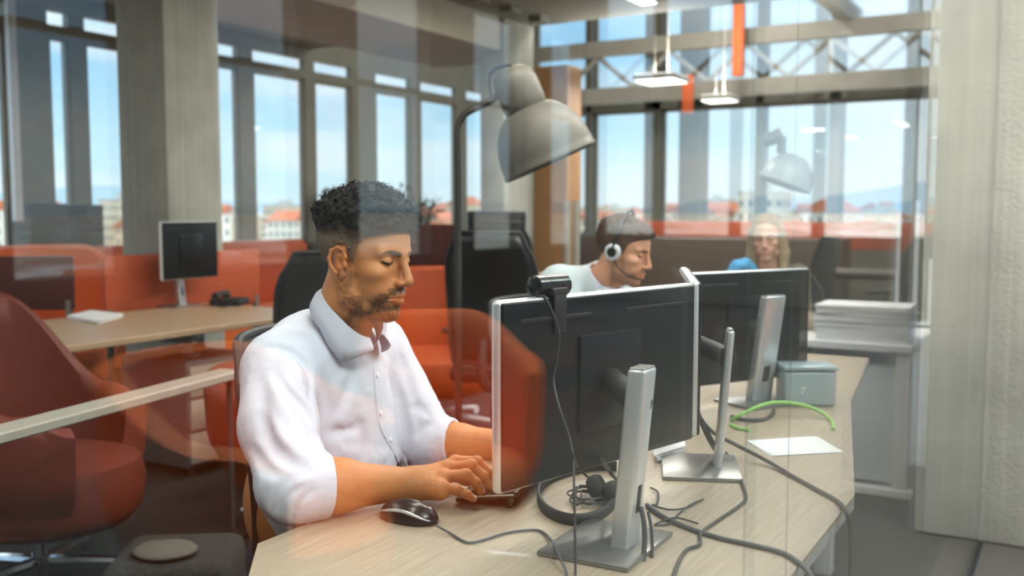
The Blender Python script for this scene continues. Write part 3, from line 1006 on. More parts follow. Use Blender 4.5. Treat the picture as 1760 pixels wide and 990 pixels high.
cb = [P(750, 903, z=DZ + .012), P(775, 917, z=DZ + .004), P(803, 932, z=DZ + .003), P(830, 928, z=DZ + .003), P(865, 917, z=DZ + .003), P(905, 911, z=DZ + .003), P(930, 913, z=DZ + .003), P(948, 930, z=DZ + .006), P(962, 958, z=DZ + .014), P(974, 985, z=DZ + .003), P(972, 1000, z=DZ + .003)]
inv = np.array(Matrix.Translation((mc[0], mc[1], DZ)) @ Matrix.Rotation(ang, 4, 'Z'))
inv = np.linalg.inv(inv)
cb = (np.c_[np.array(cb), np.ones(len(cb))] @ inv.T)[:, :3]
MB().tube(cb, 0.0021, 8, sm=6).build('cable', m_cablel, t)


# ------------------------------------------------------------------ loose cables, headset, papers
def cable(label, pts, r=0.003, m=None, cat='cable', name='cable', sm=8, lift=None):
    pts = np.array(pts)
    c0 = pts[0].copy()
    o = MB().tube(pts - c0, r, 8, sm=sm).build(name, m or m_cable)
    o.location = c0
    return tag(o, label, cat)


Z = DZ + 0.004
cable('black cable from the second monitor looping over the right edge of the desk',
      [P(1198, 700, d=2.04), P(1206, 722, d=2.03), P(1228, 745, z=Z + .06), P(1262, 763, z=Z + .03), P(1318, 792, z=Z + .006), P(1365, 820, z=Z), P(1405, 842, z=Z), P(1440, 862, z=Z), P(1456, 884, z=Z + .002), P(1461, 915, z=0.70), P(1462, 950, z=0.62), P(1461, 1000, z=0.52)], 0.0042)
cable('thin black cable running from the second monitor stand towards the front of the desk',
      [P(1248, 778, z=Z), P(1262, 800, z=Z), P(1282, 850, z=Z), P(1272, 868, z=Z), P(1240, 890, z=Z), P(1206, 915, z=Z), P(1203, 935, z=Z), P(1180, 945, z=Z), P(1165, 970, z=Z), P(1155, 1000, z=Z)], 0.003)
cable('thick grey cable crossing the desk behind the near monitor stand',
      [P(1112, 868, z=Z), P(1140, 888, z=Z), P(1185, 908, z=Z), P(1240, 925, z=Z), P(1300, 938, z=Z), P(1350, 952, z=Z), P(1385, 978, z=Z), P(1400, 1000, z=Z)], 0.0042, m_cablel)
cable('black cable hanging out of the slot in the near monitor stand',
      [P(1101, 872, d=1.525), P(1106, 893, d=1.515), P(1108, 925, d=1.505), P(1106, 960, d=1.49), P(1104, 1000, d=1.46)], 0.0042)
cable('thin black cable beside the near monitor stand slot',
      [P(1114, 880, d=1.55), P(1119, 905, d=1.535), P(1121, 940, d=1.515), P(1119, 1000, d=1.47)], 0.0028)
cable('thin straight dark cable crossing the near monitor foot plate',
      [P(986, 792, d=1.50), P(987, 850, d=1.47), P(988, 900, d=1.455), P(989, 950, d=1.44), P(989, 1005, d=1.42)], 0.0019)
cable('thin looped cable tangle right of the near monitor stand',
      [P(1118, 838, z=Z), P(1131, 846, z=Z), P(1129, 866, z=Z), P(1122, 868, z=Z), P(1150, 876, z=Z), P(1178, 873, z=Z), P(1200, 862, z=Z), P(1208, 858, z=Z), P(1186, 868, z=Z), P(1168, 882, z=Z + .004), P(1150, 900, z=Z), P(1125, 902, z=Z), P(1160, 890, z=Z + .004), P(1200, 900, z=Z)], 0.0018)
cable('lime green cable looping behind the second monitor stand',
      [P(1256, 722, z=Z), P(1275, 712, z=Z + .02), P(1300, 700, z=Z + .03), P(1330, 692, z=Z + .035), P(1370, 694, z=Z + .03), P(1405, 705, z=Z + .015), P(1428, 722, z=Z), P(1432, 738, z=Z)], 0.0048, m_green)
cable('short lime green cable end beside the second monitor stand', [P(1256, 730, z=Z), P(1268, 736, z=Z), P(1280, 738, z=Z), P(1288, 740, z=Z)], 0.0045, m_green)
cable('black cable curled under the lime green cable', [P(1258, 716, z=Z), P(1280, 722, z=Z), P(1310, 722, z=Z), P(1326, 714, z=Z), P(1330, 706, z=Z)], 0.0055)
cable('black cable rising from the headset to the near monitor back', [P(1034, 790, d=1.70), P(1046, 808, z=Z + .03), P(1062, 826, z=Z + .012), P(1075, 840, z=Z + .006)], 0.0042)
cable('black plug cable dangling beside the second monitor', [P(1206, 724, d=2.03), P(1214, 742, d=2.03), P(1222, 758, d=2.04), P(1230, 772, z=Z + .02)], 0.0065)

# headset lying on the desk
hp = P(995, 850, z=DZ)
t = thing('headset', 'black corded headset lying between the near monitor and its stand', 'headset', (hp[0], hp[1], DZ))
rim = [(1060, 800), (1020, 800), (985, 806), (950, 818), (929, 836), (926, 856), (938, 874), (962, 887), (990, 892), (1018, 888), (1042, 876), (1060, 858)]
q = np.array([P(x, y, z=DZ + 0.012) for x, y in rim]) - np.array([hp[0], hp[1], DZ])
q = spline(q, 5)
qq = np.stack([np.stack([q[:, 0], q[:, 1], np.full(len(q), z)], 1) for z in (0.001, 0.021)], 1)
MB().grid(qq).build('headband', m_blkm, t, solid=0.005, smooth=60)
for (px, py, zz, r_) in ((1027, 838, 0.026, 0.025), (1057, 846, 0.024, 0.022)):
    c__ = P(px, py, z=DZ + zz) - np.array([hp[0], hp[1], DZ])
    MB().lathe([(0.001, -0.014), (r_ * .8, -0.014), (r_, -0.008), (r_, 0.004), (r_ * .85, 0.012), (0.012, 0.014), (0.001, 0.012)], 24, frame(c__, rotm(0.5, 1.1, 0.2))).build('ear_cushion', m_mesh, t, smooth=60)
rr = random.Random(5)
pts = []
for i in range(46):
    a = i * 1.05 + rr.uniform(-.3, .3)
    rad = 0.045 + 0.012 * math.sin(i * .7)
    c__ = P(1016, 862, z=DZ)
    pts.append((c__[0] + rad * 0.8 * math.cos(a) * rr.uniform(.6, 1.1), c__[1] + rad * 1.2 * math.sin(a) * rr.uniform(.6, 1.1), DZ + 0.003 + 0.016 * rr.random()))
MB().tube(np.array(pts) - np.array([hp[0], hp[1], DZ]), 0.0016, 6, sm=5).build('cable', m_cable, t)

# papers
def sheet_stack(name, label, corners, th, n, cat='papers', z=DZ, group=None, mm=None):
    c = np.mean(corners, axis=0)
    t = thing(name, label, cat, (c[0], c[1], z), 0, group)
    rr = random.Random(len(label))
    for i in range(n):
        a = rr.uniform(-.05, .05) if i else 0
        q = [(np.array(k_) - c) for k_ in corners]
        q = [(x * math.cos(a) - y * math.sin(a) + rr.uniform(-.004, .004), x * math.sin(a) + y * math.cos(a) + rr.uniform(-.004, .004)) for x, y in q]
        MB().prism(q, i * th + 0.0005, (i + 1) * th - 0.0002).build('sheet', mm or m_paper, t, smooth=0)
    return t


sheet_stack('paper', 'white printed sheets lying on the desk right of the second monitor', [face_up(1284, 758), face_up(1327, 785), face_up(1452, 779), face_up(1406, 752)], 0.0012, 2)
sheet_stack('envelope', 'small stack of white envelopes behind the near monitor stand', [face_up(1122, 780), face_up(1130, 796), face_up(1176, 776), face_up(1168, 762)], 0.004, 4)
# ------------------------------------------------------------------ chairs
def star_base(t, m, r, n=5, h=0.06, z=0.05, casters=True, mc=None, rot=0.3):
    for i in range(n):
        a = rot + i * 2 * math.pi / n
        c, s = math.cos(a), math.sin(a)
        l_ = MB().tube([(0.02 * c, 0.02 * s, z + h), (r * 0.5 * c, r * 0.5 * s, z + h * 0.75), (r * c, r * s, z + 0.012)], [0.022, 0.019, 0.013], 8, sm=3).build('leg', m, t)
        if casters:
            q = MB()
            q.cyl((r * c - 0.012 * s, r * s + 0.012 * c, 0.027), (r * c + 0.012 * s, r * s - 0.012 * c, 0.027), 0.027, n=14)
            q.build('caster', mc or m_blkm, l_)
        else:
            MB().cyl((r * c, r * s, 0.0), (r * c, r * s, z + 0.012), 0.012, n=10).build('foot', mc or m, l_)


def tub_chair(label, loc, rz, m, m_in, base_m, top=0.84, arm=0.62, width=0.66, cat='armchair', legs=4, group=None, high=0.0):
    """Swivel tub armchair; local x is the direction it faces."""
    t = thing('armchair', label, cat, loc, rz, group)
    W_ = width / 2
    th = np.linspace(-2.35, 2.35, 49)
    outer, inner = [], []
    for a in th:
        k = sstep(0.75, 1.9, abs(a))
        zt = (top + high) * (1 - k) + arm * k
        rnd = sstep(2.0, 2.35, abs(a))
        zt -= 0.05 * rnd
        ro = W_ * (1.0 + 0.10 * (abs(math.cos(a)) ** 2) * (1 if abs(a) < 1.57 else 0.9))
        row, rin = [], []
        for q, z in enumerate(np.linspace(0, 1, 9)):
            zz = 0.24 + (zt - 0.24) * z
            sc = 0.80 + 0.20 * sstep(0, 0.5, z) + 0.06 * z
            row.append((-math.cos(a) * ro * sc, math.sin(a) * ro * sc, zz))
        for q, z in enumerate(np.linspace(1, 0, 7)):
            zz = 0.40 + (zt - 0.40) * z
            sc = (0.80 + 0.06 * z)
            rin.append((-math.cos(a) * ro * sc, math.sin(a) * ro * sc, zz + 0.004))
        mid = ((np.array(row[-1]) + np.array(rin[0])) / 2) + np.array([0, 0, 0.022])
        outer.append(row + [tuple(mid)] + rin)
    mb = MB()
    n = len(outer[0])
    mb.grid(outer)
    mb.f.append(tuple(range(n))); mb.f.append(tuple(48 * n + i for i in range(n - 1, -1, -1)))
    mb.build('shell', m, t, smooth=60)
    pr = [(0.001, 0.22), (W_ * 0.72, 0.22), (W_ * 0.83, 0.27), (W_ * 0.86, 0.36), (W_ * 0.82, 0.43), (W_ * 0.6, 0.455), (0.001, 0.46)]
    sm_ = MB().lathe(pr, 40)
    v = sm_.v[0]; v[:, 0] *= 1.08; v[:, 0] += 0.03
    sm_.build('seat', m_in, t, smooth=60)
    MB().cyl((0, 0, 0.07), (0, 0, 0.225), 0.026).lathe([(0.001, 0.205), (0.13, 0.205), (0.13, 0.221), (0.001, 0.221)], 24).build('column', base_m, t)
    star_base(t, base_m, width * 0.48, legs, 0.045, 0.03, legs == 5, base_m)
    return t


def office_chair(label, loc, rz, group=None, head=False, chrome=True, back_h=0.56, cat='office chair', scale=1.0, mesh=None):
    """Black mesh task chair; local x is the direction the sitter faces."""
    t = thing('office_chair', label, cat, loc, rz, group)
    MB().rbox((-0.22, -0.24, 0.42), (0.24, 0.24, 0.50), 0.035, 3).build('seat', mesh or m_mesh, t, smooth=60)
    Q = []
    zs = np.linspace(0, 1, 12)
    for z in zs:
        hw = 0.215 + 0.03 * math.sin(z * math.pi * 0.9) - 0.05 * sstep(0.75, 1.0, z)
        x0 = -0.235 - 0.05 * z + 0.03 * math.sin(z * math.pi)
        Q.append([(x0 + 0.055 * (1 - math.cos(y * 1.25)) , y * hw, 0.53 + z * back_h) for y in np.linspace(-1, 1, 11)])
    Q = np.array(Q)
    MB().grid(Q).build('backrest', mesh or m_mesh, t, smooth=70, solid=0.012)
    edge = np.vstack([Q[:, 0], Q[-1, 1:-1], Q[::-1, -1], Q[0, -2:0:-1]])
    edge = np.vstack([edge, edge[:1]])
    MB().tube(edge, 0.011, 8, cap=False).build('back_frame', m_blkm, t)
    MB().tube([(-0.05, 0, 0.42), (-0.24, 0, 0.42), (-0.31, 0, 0.50), (-0.29, 0, 0.66)], [0.03, 0.028, 0.025, 0.02], 10, sm=4).build('back_support', m_blkm, t)
    am = m_chrome if chrome else m_blkm
    for s in (-1, 1):
        a = MB().tube([(-0.02, s * 0.20, 0.44), (-0.02, s * 0.285, 0.46), (-0.06, s * 0.295, 0.56), (-0.10, s * 0.29, 0.655)], [0.016, 0.016, 0.015, 0.013], 10, sm=5).build('arm', am, t)
        MB().rbox((-0.13, s * 0.29 - 0.035, 0.65), (0.10, s * 0.29 + 0.035, 0.68), 0.012, 2).build('arm_pad', m_blkm, a)
    if head:
        Q = [[(-0.285 - 0.02 * math.sin(z * 3.1) + 0.05 * (1 - math.cos(y)), y * (0.15 - 0.04 * abs(2 * z - 1) ** 3), 0.56 + back_h + z * 0.20) for y in np.linspace(-1, 1, 9)] for z in np.linspace(0, 1, 8)]
        MB().grid(Q).build('headrest', m_blkm, t, smooth=80, solid=0.05)
        MB().tube([(-0.29, 0, 0.45 + back_h), (-0.33, 0, 0.6 + back_h), (-0.31, 0, 0.68 + back_h)], 0.014, 8).build('headrest_post', am, t)
    MB().cyl((0, 0, 0.10), (0, 0, 0.42), 0.028).build('column', m_blkm, t)
    star_base(t, m_blkm, 0.31)
    if scale != 1:
        t.scale = (scale,) * 3
    return t


def simple_desk(name, label, x0, y0, x1, y1, h=DZ, top=None, leg=None, cat='desk', th=0.03):
    t = thing(name, label, cat, ((x0 + x1) / 2, (y0 + y1) / 2, 0))
    a, b = (x1 - x0) / 2, (y1 - y0) / 2
    MB().rbox((-a, -b, h - th), (a, b, h), 0.004, 1).build('tabletop', top or m_oak2, t, smooth=0)
    for sx_ in (-1, 1):
        for sy_ in (-1, 1):
            MB().rbox((sx_ * (a - .06) - .02, sy_ * (b - .06) - .02, 0), (sx_ * (a - .06) + .02, sy_ * (b - .06) + .02, h - th), 0.004, 1).build('leg', leg or m_white, t)
    MB().box((-a + .08, -0.02, h - th - .05), (a - .08, 0.02, h - th)).build('beam', leg or m_white, t, smooth=0)
    return t


def screen(name, label, a, b, z0, z1, m, cat='desk screen', th=0.03, group=None):
    """Upright fabric screen between two plan points, with slim end posts down to the floor."""
    a = np.array(a, float); b = np.array(b, float)
    w = np.linalg.norm(b - a); ang = math.atan2(*(b - a)[::-1])
    c = (a + b) / 2
    t = thing(name, label, cat, (c[0], c[1], 0), ang, group)
    MB().rbox((-w / 2, -th / 2, z0), (w / 2, th / 2, z1), 0.01, 2).build('panel', m, t)
    for s in (-1, 1):
        MB().box((s * (w / 2 - .03) - .012, -th / 2 - .004, 0), (s * (w / 2 - .03) + .012, th / 2 + .004, z0 + 0.05)).build('leg', m_frame, t, smooth=0)
    return t


# ------------------------------------------------------------------ left desk and what stands round it
t = simple_desk('desk', 'long tan desk at the left with a monitor and white papers on it', -4.40, 2.38, -3.48, 4.05, leg=m_white)
t = thing('drawer_unit', 'low cream drawer unit under the left tan desk', 'drawers', (-3.86, 3.45, 0))
MB().rbox((-0.24, -0.22, 0.05), (0.22, 0.22, 0.56), 0.006).build('body', mat('grey cabinet metal', (0.13, 0.15, 0.15), 0.5), t)
m_cream = mat('cream drawer front', (0.55, 0.50, 0.40), 0.5)
for i in range(3):
    d = MB().rbox((0.22, -0.21, 0.07 + i * 0.16), (0.238, 0.21, 0.215 + i * 0.16), 0.003).build('drawer', m_cream, t)
    MB().rbox((0.238, -0.10, 0.17 + i * 0.16), (0.25, 0.10, 0.182 + i * 0.16), 0.002).build('handle', m_blkm, d)
for i in range(4):
    MB().cyl(((-1) ** i * .18, (-1) ** (i // 2) * .17, 0), ((-1) ** i * .18, (-1) ** (i // 2) * .17, 0.05), 0.02).build('foot', m_blkm, t)
t = thing('paper_bag', 'small crumpled white and red paper bag on the drawer unit', 'bag', (-3.78, 3.40, 0.56))
s_ = SDF().u(ell((0, 0, 0.035), (0.05, 0.06, 0.04)), 0.01).u(ell((0.02, 0.02, 0.065), (0.03, 0.03, 0.03)), 0.02)
s_.disp(lambda p: 0.008 * vnoise(p, 40), (0, 0, 0.04), 0.2)
V, F = s_.mesh((-0.08, -0.09, -0.02), (0.08, 0.09, 0.12), 0.007)
V[:, 2] = np.maximum(V[:, 2], 0)
MB().add(V, F).build('body', m_paper, t, smooth=40)
MB().rbox((0.035, -0.03, 0.02), (0.060, 0.03, 0.06), 0.008).build('print', mat('red print', (0.5, 0.05, 0.03), 0.6), t, label='red printed patch')

sheet_stack('paper', 'white papers lying on the tan desk at the left', [face_up(116, 548), face_up(168, 557), face_up(212, 545), face_up(160, 538)], 0.006, 3)
q = P(306, 526, z=DZ)
e1 = P(276, 430, d=5.25); e2 = P(372, 430, d=5.62)
monitor('monitor', 'monitor with a pale edge on the tan desk at the left', (q[0], q[1]), (e2 - e1)[:2], e1[:2], e2[:2], 0.90, 1.215, 1.05, lean=-0.04, base_size=(0.18, 0.15), white=True, neck_off=0.03)
q = P(395, 524, z=DZ)
t = thing('desk_phone', 'black desk phone beside the left monitor', 'phone', (q[0], q[1], DZ), 0.4)
MB().rbox((-0.09, -0.08, 0.0), (0.09, 0.08, 0.04), 0.012).build('body', m_blkm, t)
MB().tube([(-0.05, -0.09, 0.055), (-0.055, 0, 0.065), (-0.05, 0.09, 0.055)], [0.02, 0.013, 0.02], 10, sm=4).build('handset', m_blkm, t)
MB().tube([(-0.05, -0.09, 0.05), (0.0, -0.16, 0.01), (0.05, -0.11, 0.01), (0.0, -0.06, 0.02)], 0.005, 6, sm=4).build('cord', m_blkm, t)

screen('desk_screen', 'orange red fabric screen behind the left monitor', (-4.455, 3.42), (-4.455, 4.55), 0.70, 1.035, m_oranged, th=0.02)
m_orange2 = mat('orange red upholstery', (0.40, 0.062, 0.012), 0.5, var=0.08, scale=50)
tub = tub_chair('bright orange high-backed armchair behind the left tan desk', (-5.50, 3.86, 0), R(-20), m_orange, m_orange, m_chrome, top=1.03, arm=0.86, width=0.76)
tub_chair('rust-dark mirror image of a swivel armchair, built solid in the lower left corner', (-3.06, 2.06, 0), R(28), m_rust_mirror, m_rust_mirror, m_chrome, top=0.66, arm=0.62, width=0.70, high=0.30, legs=5)  # reflection of an orange armchair, set up as a solid
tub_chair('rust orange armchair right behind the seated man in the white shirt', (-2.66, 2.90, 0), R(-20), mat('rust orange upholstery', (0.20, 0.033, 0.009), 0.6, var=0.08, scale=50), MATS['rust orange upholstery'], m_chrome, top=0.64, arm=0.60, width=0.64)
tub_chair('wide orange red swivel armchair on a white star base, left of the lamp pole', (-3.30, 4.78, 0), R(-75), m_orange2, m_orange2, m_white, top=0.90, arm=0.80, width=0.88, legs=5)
screen('desk_screen', 'dark maroon screen panel at the left edge beyond the rust armchair', (-4.93, 3.02), (-4.53, 3.30), 0.76, 1.04, m_maroon)
office_chair('black mesh office chair behind the shoulder of the man in the white shirt', (-3.16, 3.52, 0), R(160), chrome=False)
sofa = thing('sofa', 'long orange sofa under the left windows', 'sofa', (-6.2, 6.0, 0), 0)
MB().rbox((-0.42, -1.2, 0.12), (0.42, 1.2, 0.44), 0.05, 3).build('seat', m_orange, sofa)
MB().rbox((-0.42, -1.2, 0.40), (-0.18, 1.2, 1.00), 0.07, 3).build('backrest', m_oranged, sofa)
for s in (-1, 1):
    MB().rbox((-0.42, s * 1.2 - .1, 0.12), (0.42, s * 1.2 + .1, 0.66), 0.05, 3).build('armrest', m_orange, sofa)
for i in range(4):
    x, y = (-1) ** i * .34, (-1) ** (i // 2) * 1.1
    MB().cyl((x, y, 0), (x, y, 0.13), 0.02).build('foot', m_chrome, sofa)

# mirror image of a pale ledge, built solid with slim legs added
a = P(-60, 752, z=0.74); b = P(398, 634, z=0.74)
c = (a + b) / 2; w = np.linalg.norm((b - a)[:2]); an = math.atan2(b[1] - a[1], b[0] - a[0])
t = thing('mirrored_ledge', 'mirror image of a narrow pale ledge, built solid in front of the rust armchair', 'table', (c[0], c[1], 0), an)
MB().rbox((-w / 2, -0.045, 0.712), (w / 2, 0.045, 0.74), 0.004, 1).build('top', mat('grey beige laminate', (0.33, 0.30, 0.25), 0.5), t)
for s in (-1, 1):
    MB().cyl((s * (w / 2 - 0.015), 0, 0), (s * (w / 2 - 0.015), 0, 0.713), 0.010).build('leg', m_blkm, t)

# low dark pouf with a paper on it, at the lower left
t = thing('pouf', 'low dark grey speckled pouf on the carpet at the lower left', 'pouf', (-2.43, 2.10, 0), R(35))
m_speck = mat('speckled charcoal felt', (0.030, 0.031, 0.030), 0.95, var=0.8, scale=120, bump=0.5, bscale=300)
MB().rbox((-0.19, -0.18, 0.015), (0.19, 0.18, 0.22), 0.05, 3).build('body', m_speck, t)
MB().rbox((-0.16, -0.15, 0.0), (0.16, 0.15, 0.02), 0.004, 1).build('base', m_blkm, t)
q = (-2.41, 2.04)
t = thing('cushion', 'flat beige cushion lying on the dark pouf', 'cushion', (q[0], q[1], 0.220), R(20))
s_ = SDF().u(ell((0, 0, 0.014), (0.10, 0.085, 0.02)), 0.01)
s_.disp(lambda p: 0.003 * vnoise(p, 30), (0, 0, 0), 0.3)
V, F = s_.mesh((-0.13, -0.11, -0.02), (0.13, 0.11, 0.05), 0.006)
V[:, 2] = np.maximum(V[:, 2], 0)
MB().add(V, F).build('cover', mat('beige felt', (0.10, 0.092, 0.078), 0.9, var=0.15, scale=80), t, smooth=60)
MB().tube([(0.10 * math.cos(q), 0.08 * math.sin(q), 0.014) for q in np.linspace(0, 6.283, 30)], 0.003, 6).build('piping', m_speck, t)

# ------------------------------------------------------------------ floor lamp: its mirror image in the glass, built as a solid
lp = P(787, 500, d=3.55)
t = thing('mirrored_floor_lamp', 'mirror image of a grey floor lamp with a large tilted dome shade, built solid between the two men', 'lamp', (lp[0], lp[1], 0))
m_shade = mat('warm grey lamp enamel', (0.12, 0.11, 0.092), 0.5, metal=0.0, var=0.06, scale=6)
m_pole = mat('dark bronze pole', (0.055, 0.05, 0.045), 0.4, metal=0.4)
off = np.array([lp[0], lp[1], 0])
D_ = 3.55


def lpx(x, y, d=D_):
    return P(x, y, d=d) - off


MB().lathe([(0.001, 0), (0.15, 0), (0.15, 0.012), (0.13, 0.022), (0.02, 0.03), (0.001, 0.03)], 36).build('base', m_pole, t)
MB().tube([(0, 0, 0.02), lpx(787, 480), lpx(787, 330), lpx(786, 240), lpx(788, 214), lpx(800, 196), lpx(818, 186), lpx(838, 176), lpx(862, 160)], [0.013, 0.013, 0.013, 0.0125, 0.012, 0.012, 0.012, 0.013, 0.013], 12, sm=4).build('pole', m_pole, t)
rc_ = lpx(945, 277); ap = lpx(884, 140)
ax = ap - rc_; hl_ = np.linalg.norm(ax); ax /= hl_
e1_ = np.cross(ax, _v); e1_ /= np.linalg.norm(e1_); e2_ = np.cross(ax, e1_)
LM = np.eye(4); LM[:3, 0] = e1_; LM[:3, 1] = e2_; LM[:3, 2] = ax; LM[:3, 3] = rc_
RR = 0.172
pro = [(RR + .004, -0.004), (RR + .004, 0.004), (RR, 0.012)] + [(RR * math.cos(q) ** 0.8, 0.012 + 0.205 * math.sin(q)) for q in np.linspace(0.1, 1.15, 12)]
top_r = pro[-1][0]; top_z = pro[-1][1]
inn = [(r_ * 0.975, z_ - 0.004) for r_, z_ in pro[::-1]]
sh = MB()
v = []
full = pro + [(0.02, top_z + 0.01)] + [(0.02, top_z + 0.004)] + inn
n_ = 48
aa = np.arange(n_) * 2 * math.pi / n_
for r_, z_ in full:
    v.append(np.stack([r_ * np.cos(aa), r_ * np.sin(aa), np.full(n_, z_)], 1))
sh.add(np.vstack(v), [(i * n_ + j, i * n_ + (j + 1) % n_, (i + 1) * n_ + (j + 1) % n_, (i + 1) * n_ + j) for i in range(len(full) - 1) for j in range(n_)], LM)
sh.build('lamp_shade', m_shade, t, smooth=50)
MB().lathe([(0.001, top_z - 0.02), (0.060, top_z - 0.02), (0.074, top_z - 0.005), (0.080, top_z + 0.03), (0.080, top_z + 0.10), (0.070, top_z + 0.135), (0.045, top_z + 0.155), (0.001, top_z + 0.16)], 36, LM).build('socket_cap', m_shade, t, smooth=50)
MB().lathe([(0.001, 0.03), (0.03, 0.035), (0.048, 0.06), (0.045, 0.09), (0.02, 0.13), (0.001, 0.14)], 24, LM).build('bulb', mat('frosted bulb', (0.8, 0.78, 0.7), 0.3), t, smooth=80)
MB().tube([lpx(846, 170), lpx(842, 150), lpx(843, 128), lpx(856, 116), lpx(880, 112)], 0.005, 8, sm=6).build('cord', m_pole, t)
q = LM[:3, :3] @ np.array([0, 0, 1.0])
MB().cyl(rc_ + ax * 0.03 + (lpx(1005, 240) - lpx(945, 277)) * 0.93, rc_ + ax * 0.05 + (lpx(1005, 240) - lpx(945, 277)) * 1.1, 0.018, 0.012).build('knob', m_pole, t)

# second ghost of the lamp in the glass, built as a pale solid
lp2 = P(1310, 400, d=6.3)
t2 = thing('mirrored_floor_lamp', 'pale ghost reflection of the floor lamp, built solid before the far windows, above the blonde woman', 'lamp', (lp2[0], lp2[1], 0))
m_shade2 = mat('pale ghost lamp grey', (0.20, 0.24, 0.25), 0.4)
z2 = P(1310, 236, d=6.3)[2]
MB().lathe([(0.001, 0), (0.15, 0), (0.15, 0.015), (0.02, 0.03), (0.001, 0.03)], 30).build('base', m_shade2, t2)
MB().cyl((0, 0, 0.02), (0, 0, z2), 0.014).build('pole', m_shade2, t2)
Lm = frame((0.12, 0.05, z2 - 0.30), rotm(YAW, 0.0, 0) @ np.array(Matrix.Rotation(0.35, 3, 'Y')))
MB().lathe([(0.17, 0.0), (0.165, 0.05), (0.14, 0.12), (0.09, 0.18), (0.05, 0.2), (0.045, 0.2), (0.085, 0.175), (0.135, 0.115), (0.16, 0.05), (0.166, 0.0)], 36, Lm).build('lamp_shade', m_shade2, t2, smooth=50)
MB().cyl((0, 0, z2 - 0.03), (0.10, 0.04, z2 + 0.02), 0.04, 0.045).tube([(0.10, 0.04, z2 + 0.0), (0.10, 0.04, z2 - 0.10)], 0.03).build('socket_cap', mat('dark olive metal', (0.08, 0.08, 0.06), 0.5), t2)

# ------------------------------------------------------------------ desks further back
simple_desk('desk', 'pale desk with white legs behind the lamp pole', -4.95, 6.85, -3.75, 7.50, top=m_oak)
e1 = P(803, 400, d=8.15); e2 = P(905, 400, d=8.15)
q = P(853, 466, d=8.0)
monitor('monitor', 'grey-backed monitor on the pale desk right of the lamp pole', (-4.22, 7.12), (e2 - e1)[:2], e1[:2], e2[:2], 0.90, 1.27, 1.05, base_size=(0.2, 0.16), neck_off=0.04)
simple_desk('desk', 'dark desk with maroon screens behind the head of the man in the white shirt', -5.2, 6.22, -4.1, 6.78, top=m_blkm, leg=m_frame)
screen('desk_screen', 'tall dark maroon screen behind the head of the man in the white shirt', (-5.25, 6.19), (-4.05, 6.19), 0.60, 1.17, m_maroon)
office_chair('black high-backed chair with chrome arms before the grey-backed monitor', (-3.70, 6.28, 0), R(110), head=False, back_h=0.66)
office_chair('black leather chair with a chrome arm between the lamp and the man with the headset', (-2.50, 4.30, 0), R(95), mesh=mat('black leather', (0.012, 0.012, 0.013), 0.35, var=0.1), back_h=0.64)
for i, px in enumerate((975, 991)):  # door pulls mirrored in the glass, built as solid poles
    q = P(px, 420, d=6.2)
    t = thing('mirrored_pull', ('left' if i == 0 else 'right') + ' of two mirrored door pulls, built as solid poles beside the man with the headset', 'post', (q[0], q[1], 0))
    MB().cyl((0, 0, 0.0), (0, 0, 1.335), 0.024, n=14).build('bar', mat('satin steel', (0.55, 0.52, 0.45), 0.35, metal=0.6), t)
    MB().cyl((0, 0, 0.0), (0, 0, 0.02), 0.027, n=20).build('foot', m_frame, t)

# plants on a low cabinet
cb_ = np.array([-6.88, 9.05, 0.0])
t = thing('cabinet', 'low dark cabinet with potted plants under the left windows', 'cabinet', (cb_[0], cb_[1], 0), R(90))
MB().rbox((-1.05, -0.2, 0.05), (1.05, 0.2, 0.93), 0.008).build('body', m_sillw, t)
for i in range(4):
    d = MB().rbox((-1.03 + i * 0.515, -0.215, 0.08), (-1.03 + i * 0.515 + 0.505, -0.2, 0.91), 0.003).build('door', m_maroon, t)
    MB().cyl((-0.6 + i * 0.515, -0.222, 0.5), (-0.6 + i * 0.515, -0.222, 0.6), 0.008).build('handle', m_chrome, d)
m_leaf = mat('dark green leaf', (0.022, 0.040, 0.018), 0.5, var=0.4, scale=20)
m_pot = mat('white pot', (0.6, 0.6, 0.58), 0.4)
rr = random.Random(11)
for i, (u_, h_, n_l, lab) in enumerate(((-0.82, 0.40, 26, 'leafy dark plant in a white pot, leftmost on the low cabinet'), (-0.28, 0.30, 22, 'short bushy plant in a white pot, second on the low cabinet'), (0.22, 0.42, 30, 'tall bushy plant in a white pot, third on the low cabinet'), (0.75, 0.34, 24, 'leafy plant in a white pot, rightmost on the low cabinet'))):
    x = cb_[0]; y = cb_[1] + u_ * 1.08
    t = thing('potted_plant', lab, 'plant', (x, y, 0.93))
    MB().lathe([(0.001, 0), (0.06, 0), (0.085, 0.13), (0.075, 0.13), (0.07, 0.11), (0.001, 0.11)], 24).build('pot', m_pot, t)
    fo, stm = MB(), MB()
    for k in range(n_l):
        a = rr.uniform(0, 6.28); l_ = 1.2 * h_ * rr.uniform(.5, 1.0); sp = rr.uniform(0.05, 0.20)
        p0 = np.array([0, 0, 0.10]); p2 = np.array([sp * math.cos(a), sp * math.sin(a), 0.10 + l_])
        p1 = (p0 + p2) / 2 + np.array([0, 0, 0.05])
        stm.tube([p0, p1, p2], 0.004, 5, sm=3)
        for q in range(5):
            c_ = p2 + np.array([rr.uniform(-.06, .06), rr.uniform(-.06, .06), rr.uniform(-.10, .05)])
            b = rr.uniform(0, 6.28); L_ = rr.uniform(.05, .10); ti = rr.uniform(-.5, .8)
            dv = np.array([math.cos(b), math.sin(b), ti]); sd = np.array([-math.sin(b), math.cos(b), 0]) * L_ * 0.3
            fo.add([c_, c_ + dv * L_ * .5 + sd, c_ + dv * L_, c_ + dv * L_ * .5 - sd], [(0, 1, 2, 3)])
    fo.build('foliage', m_leaf, t, smooth=0)
    stm.build('stems', m_leaf, t)

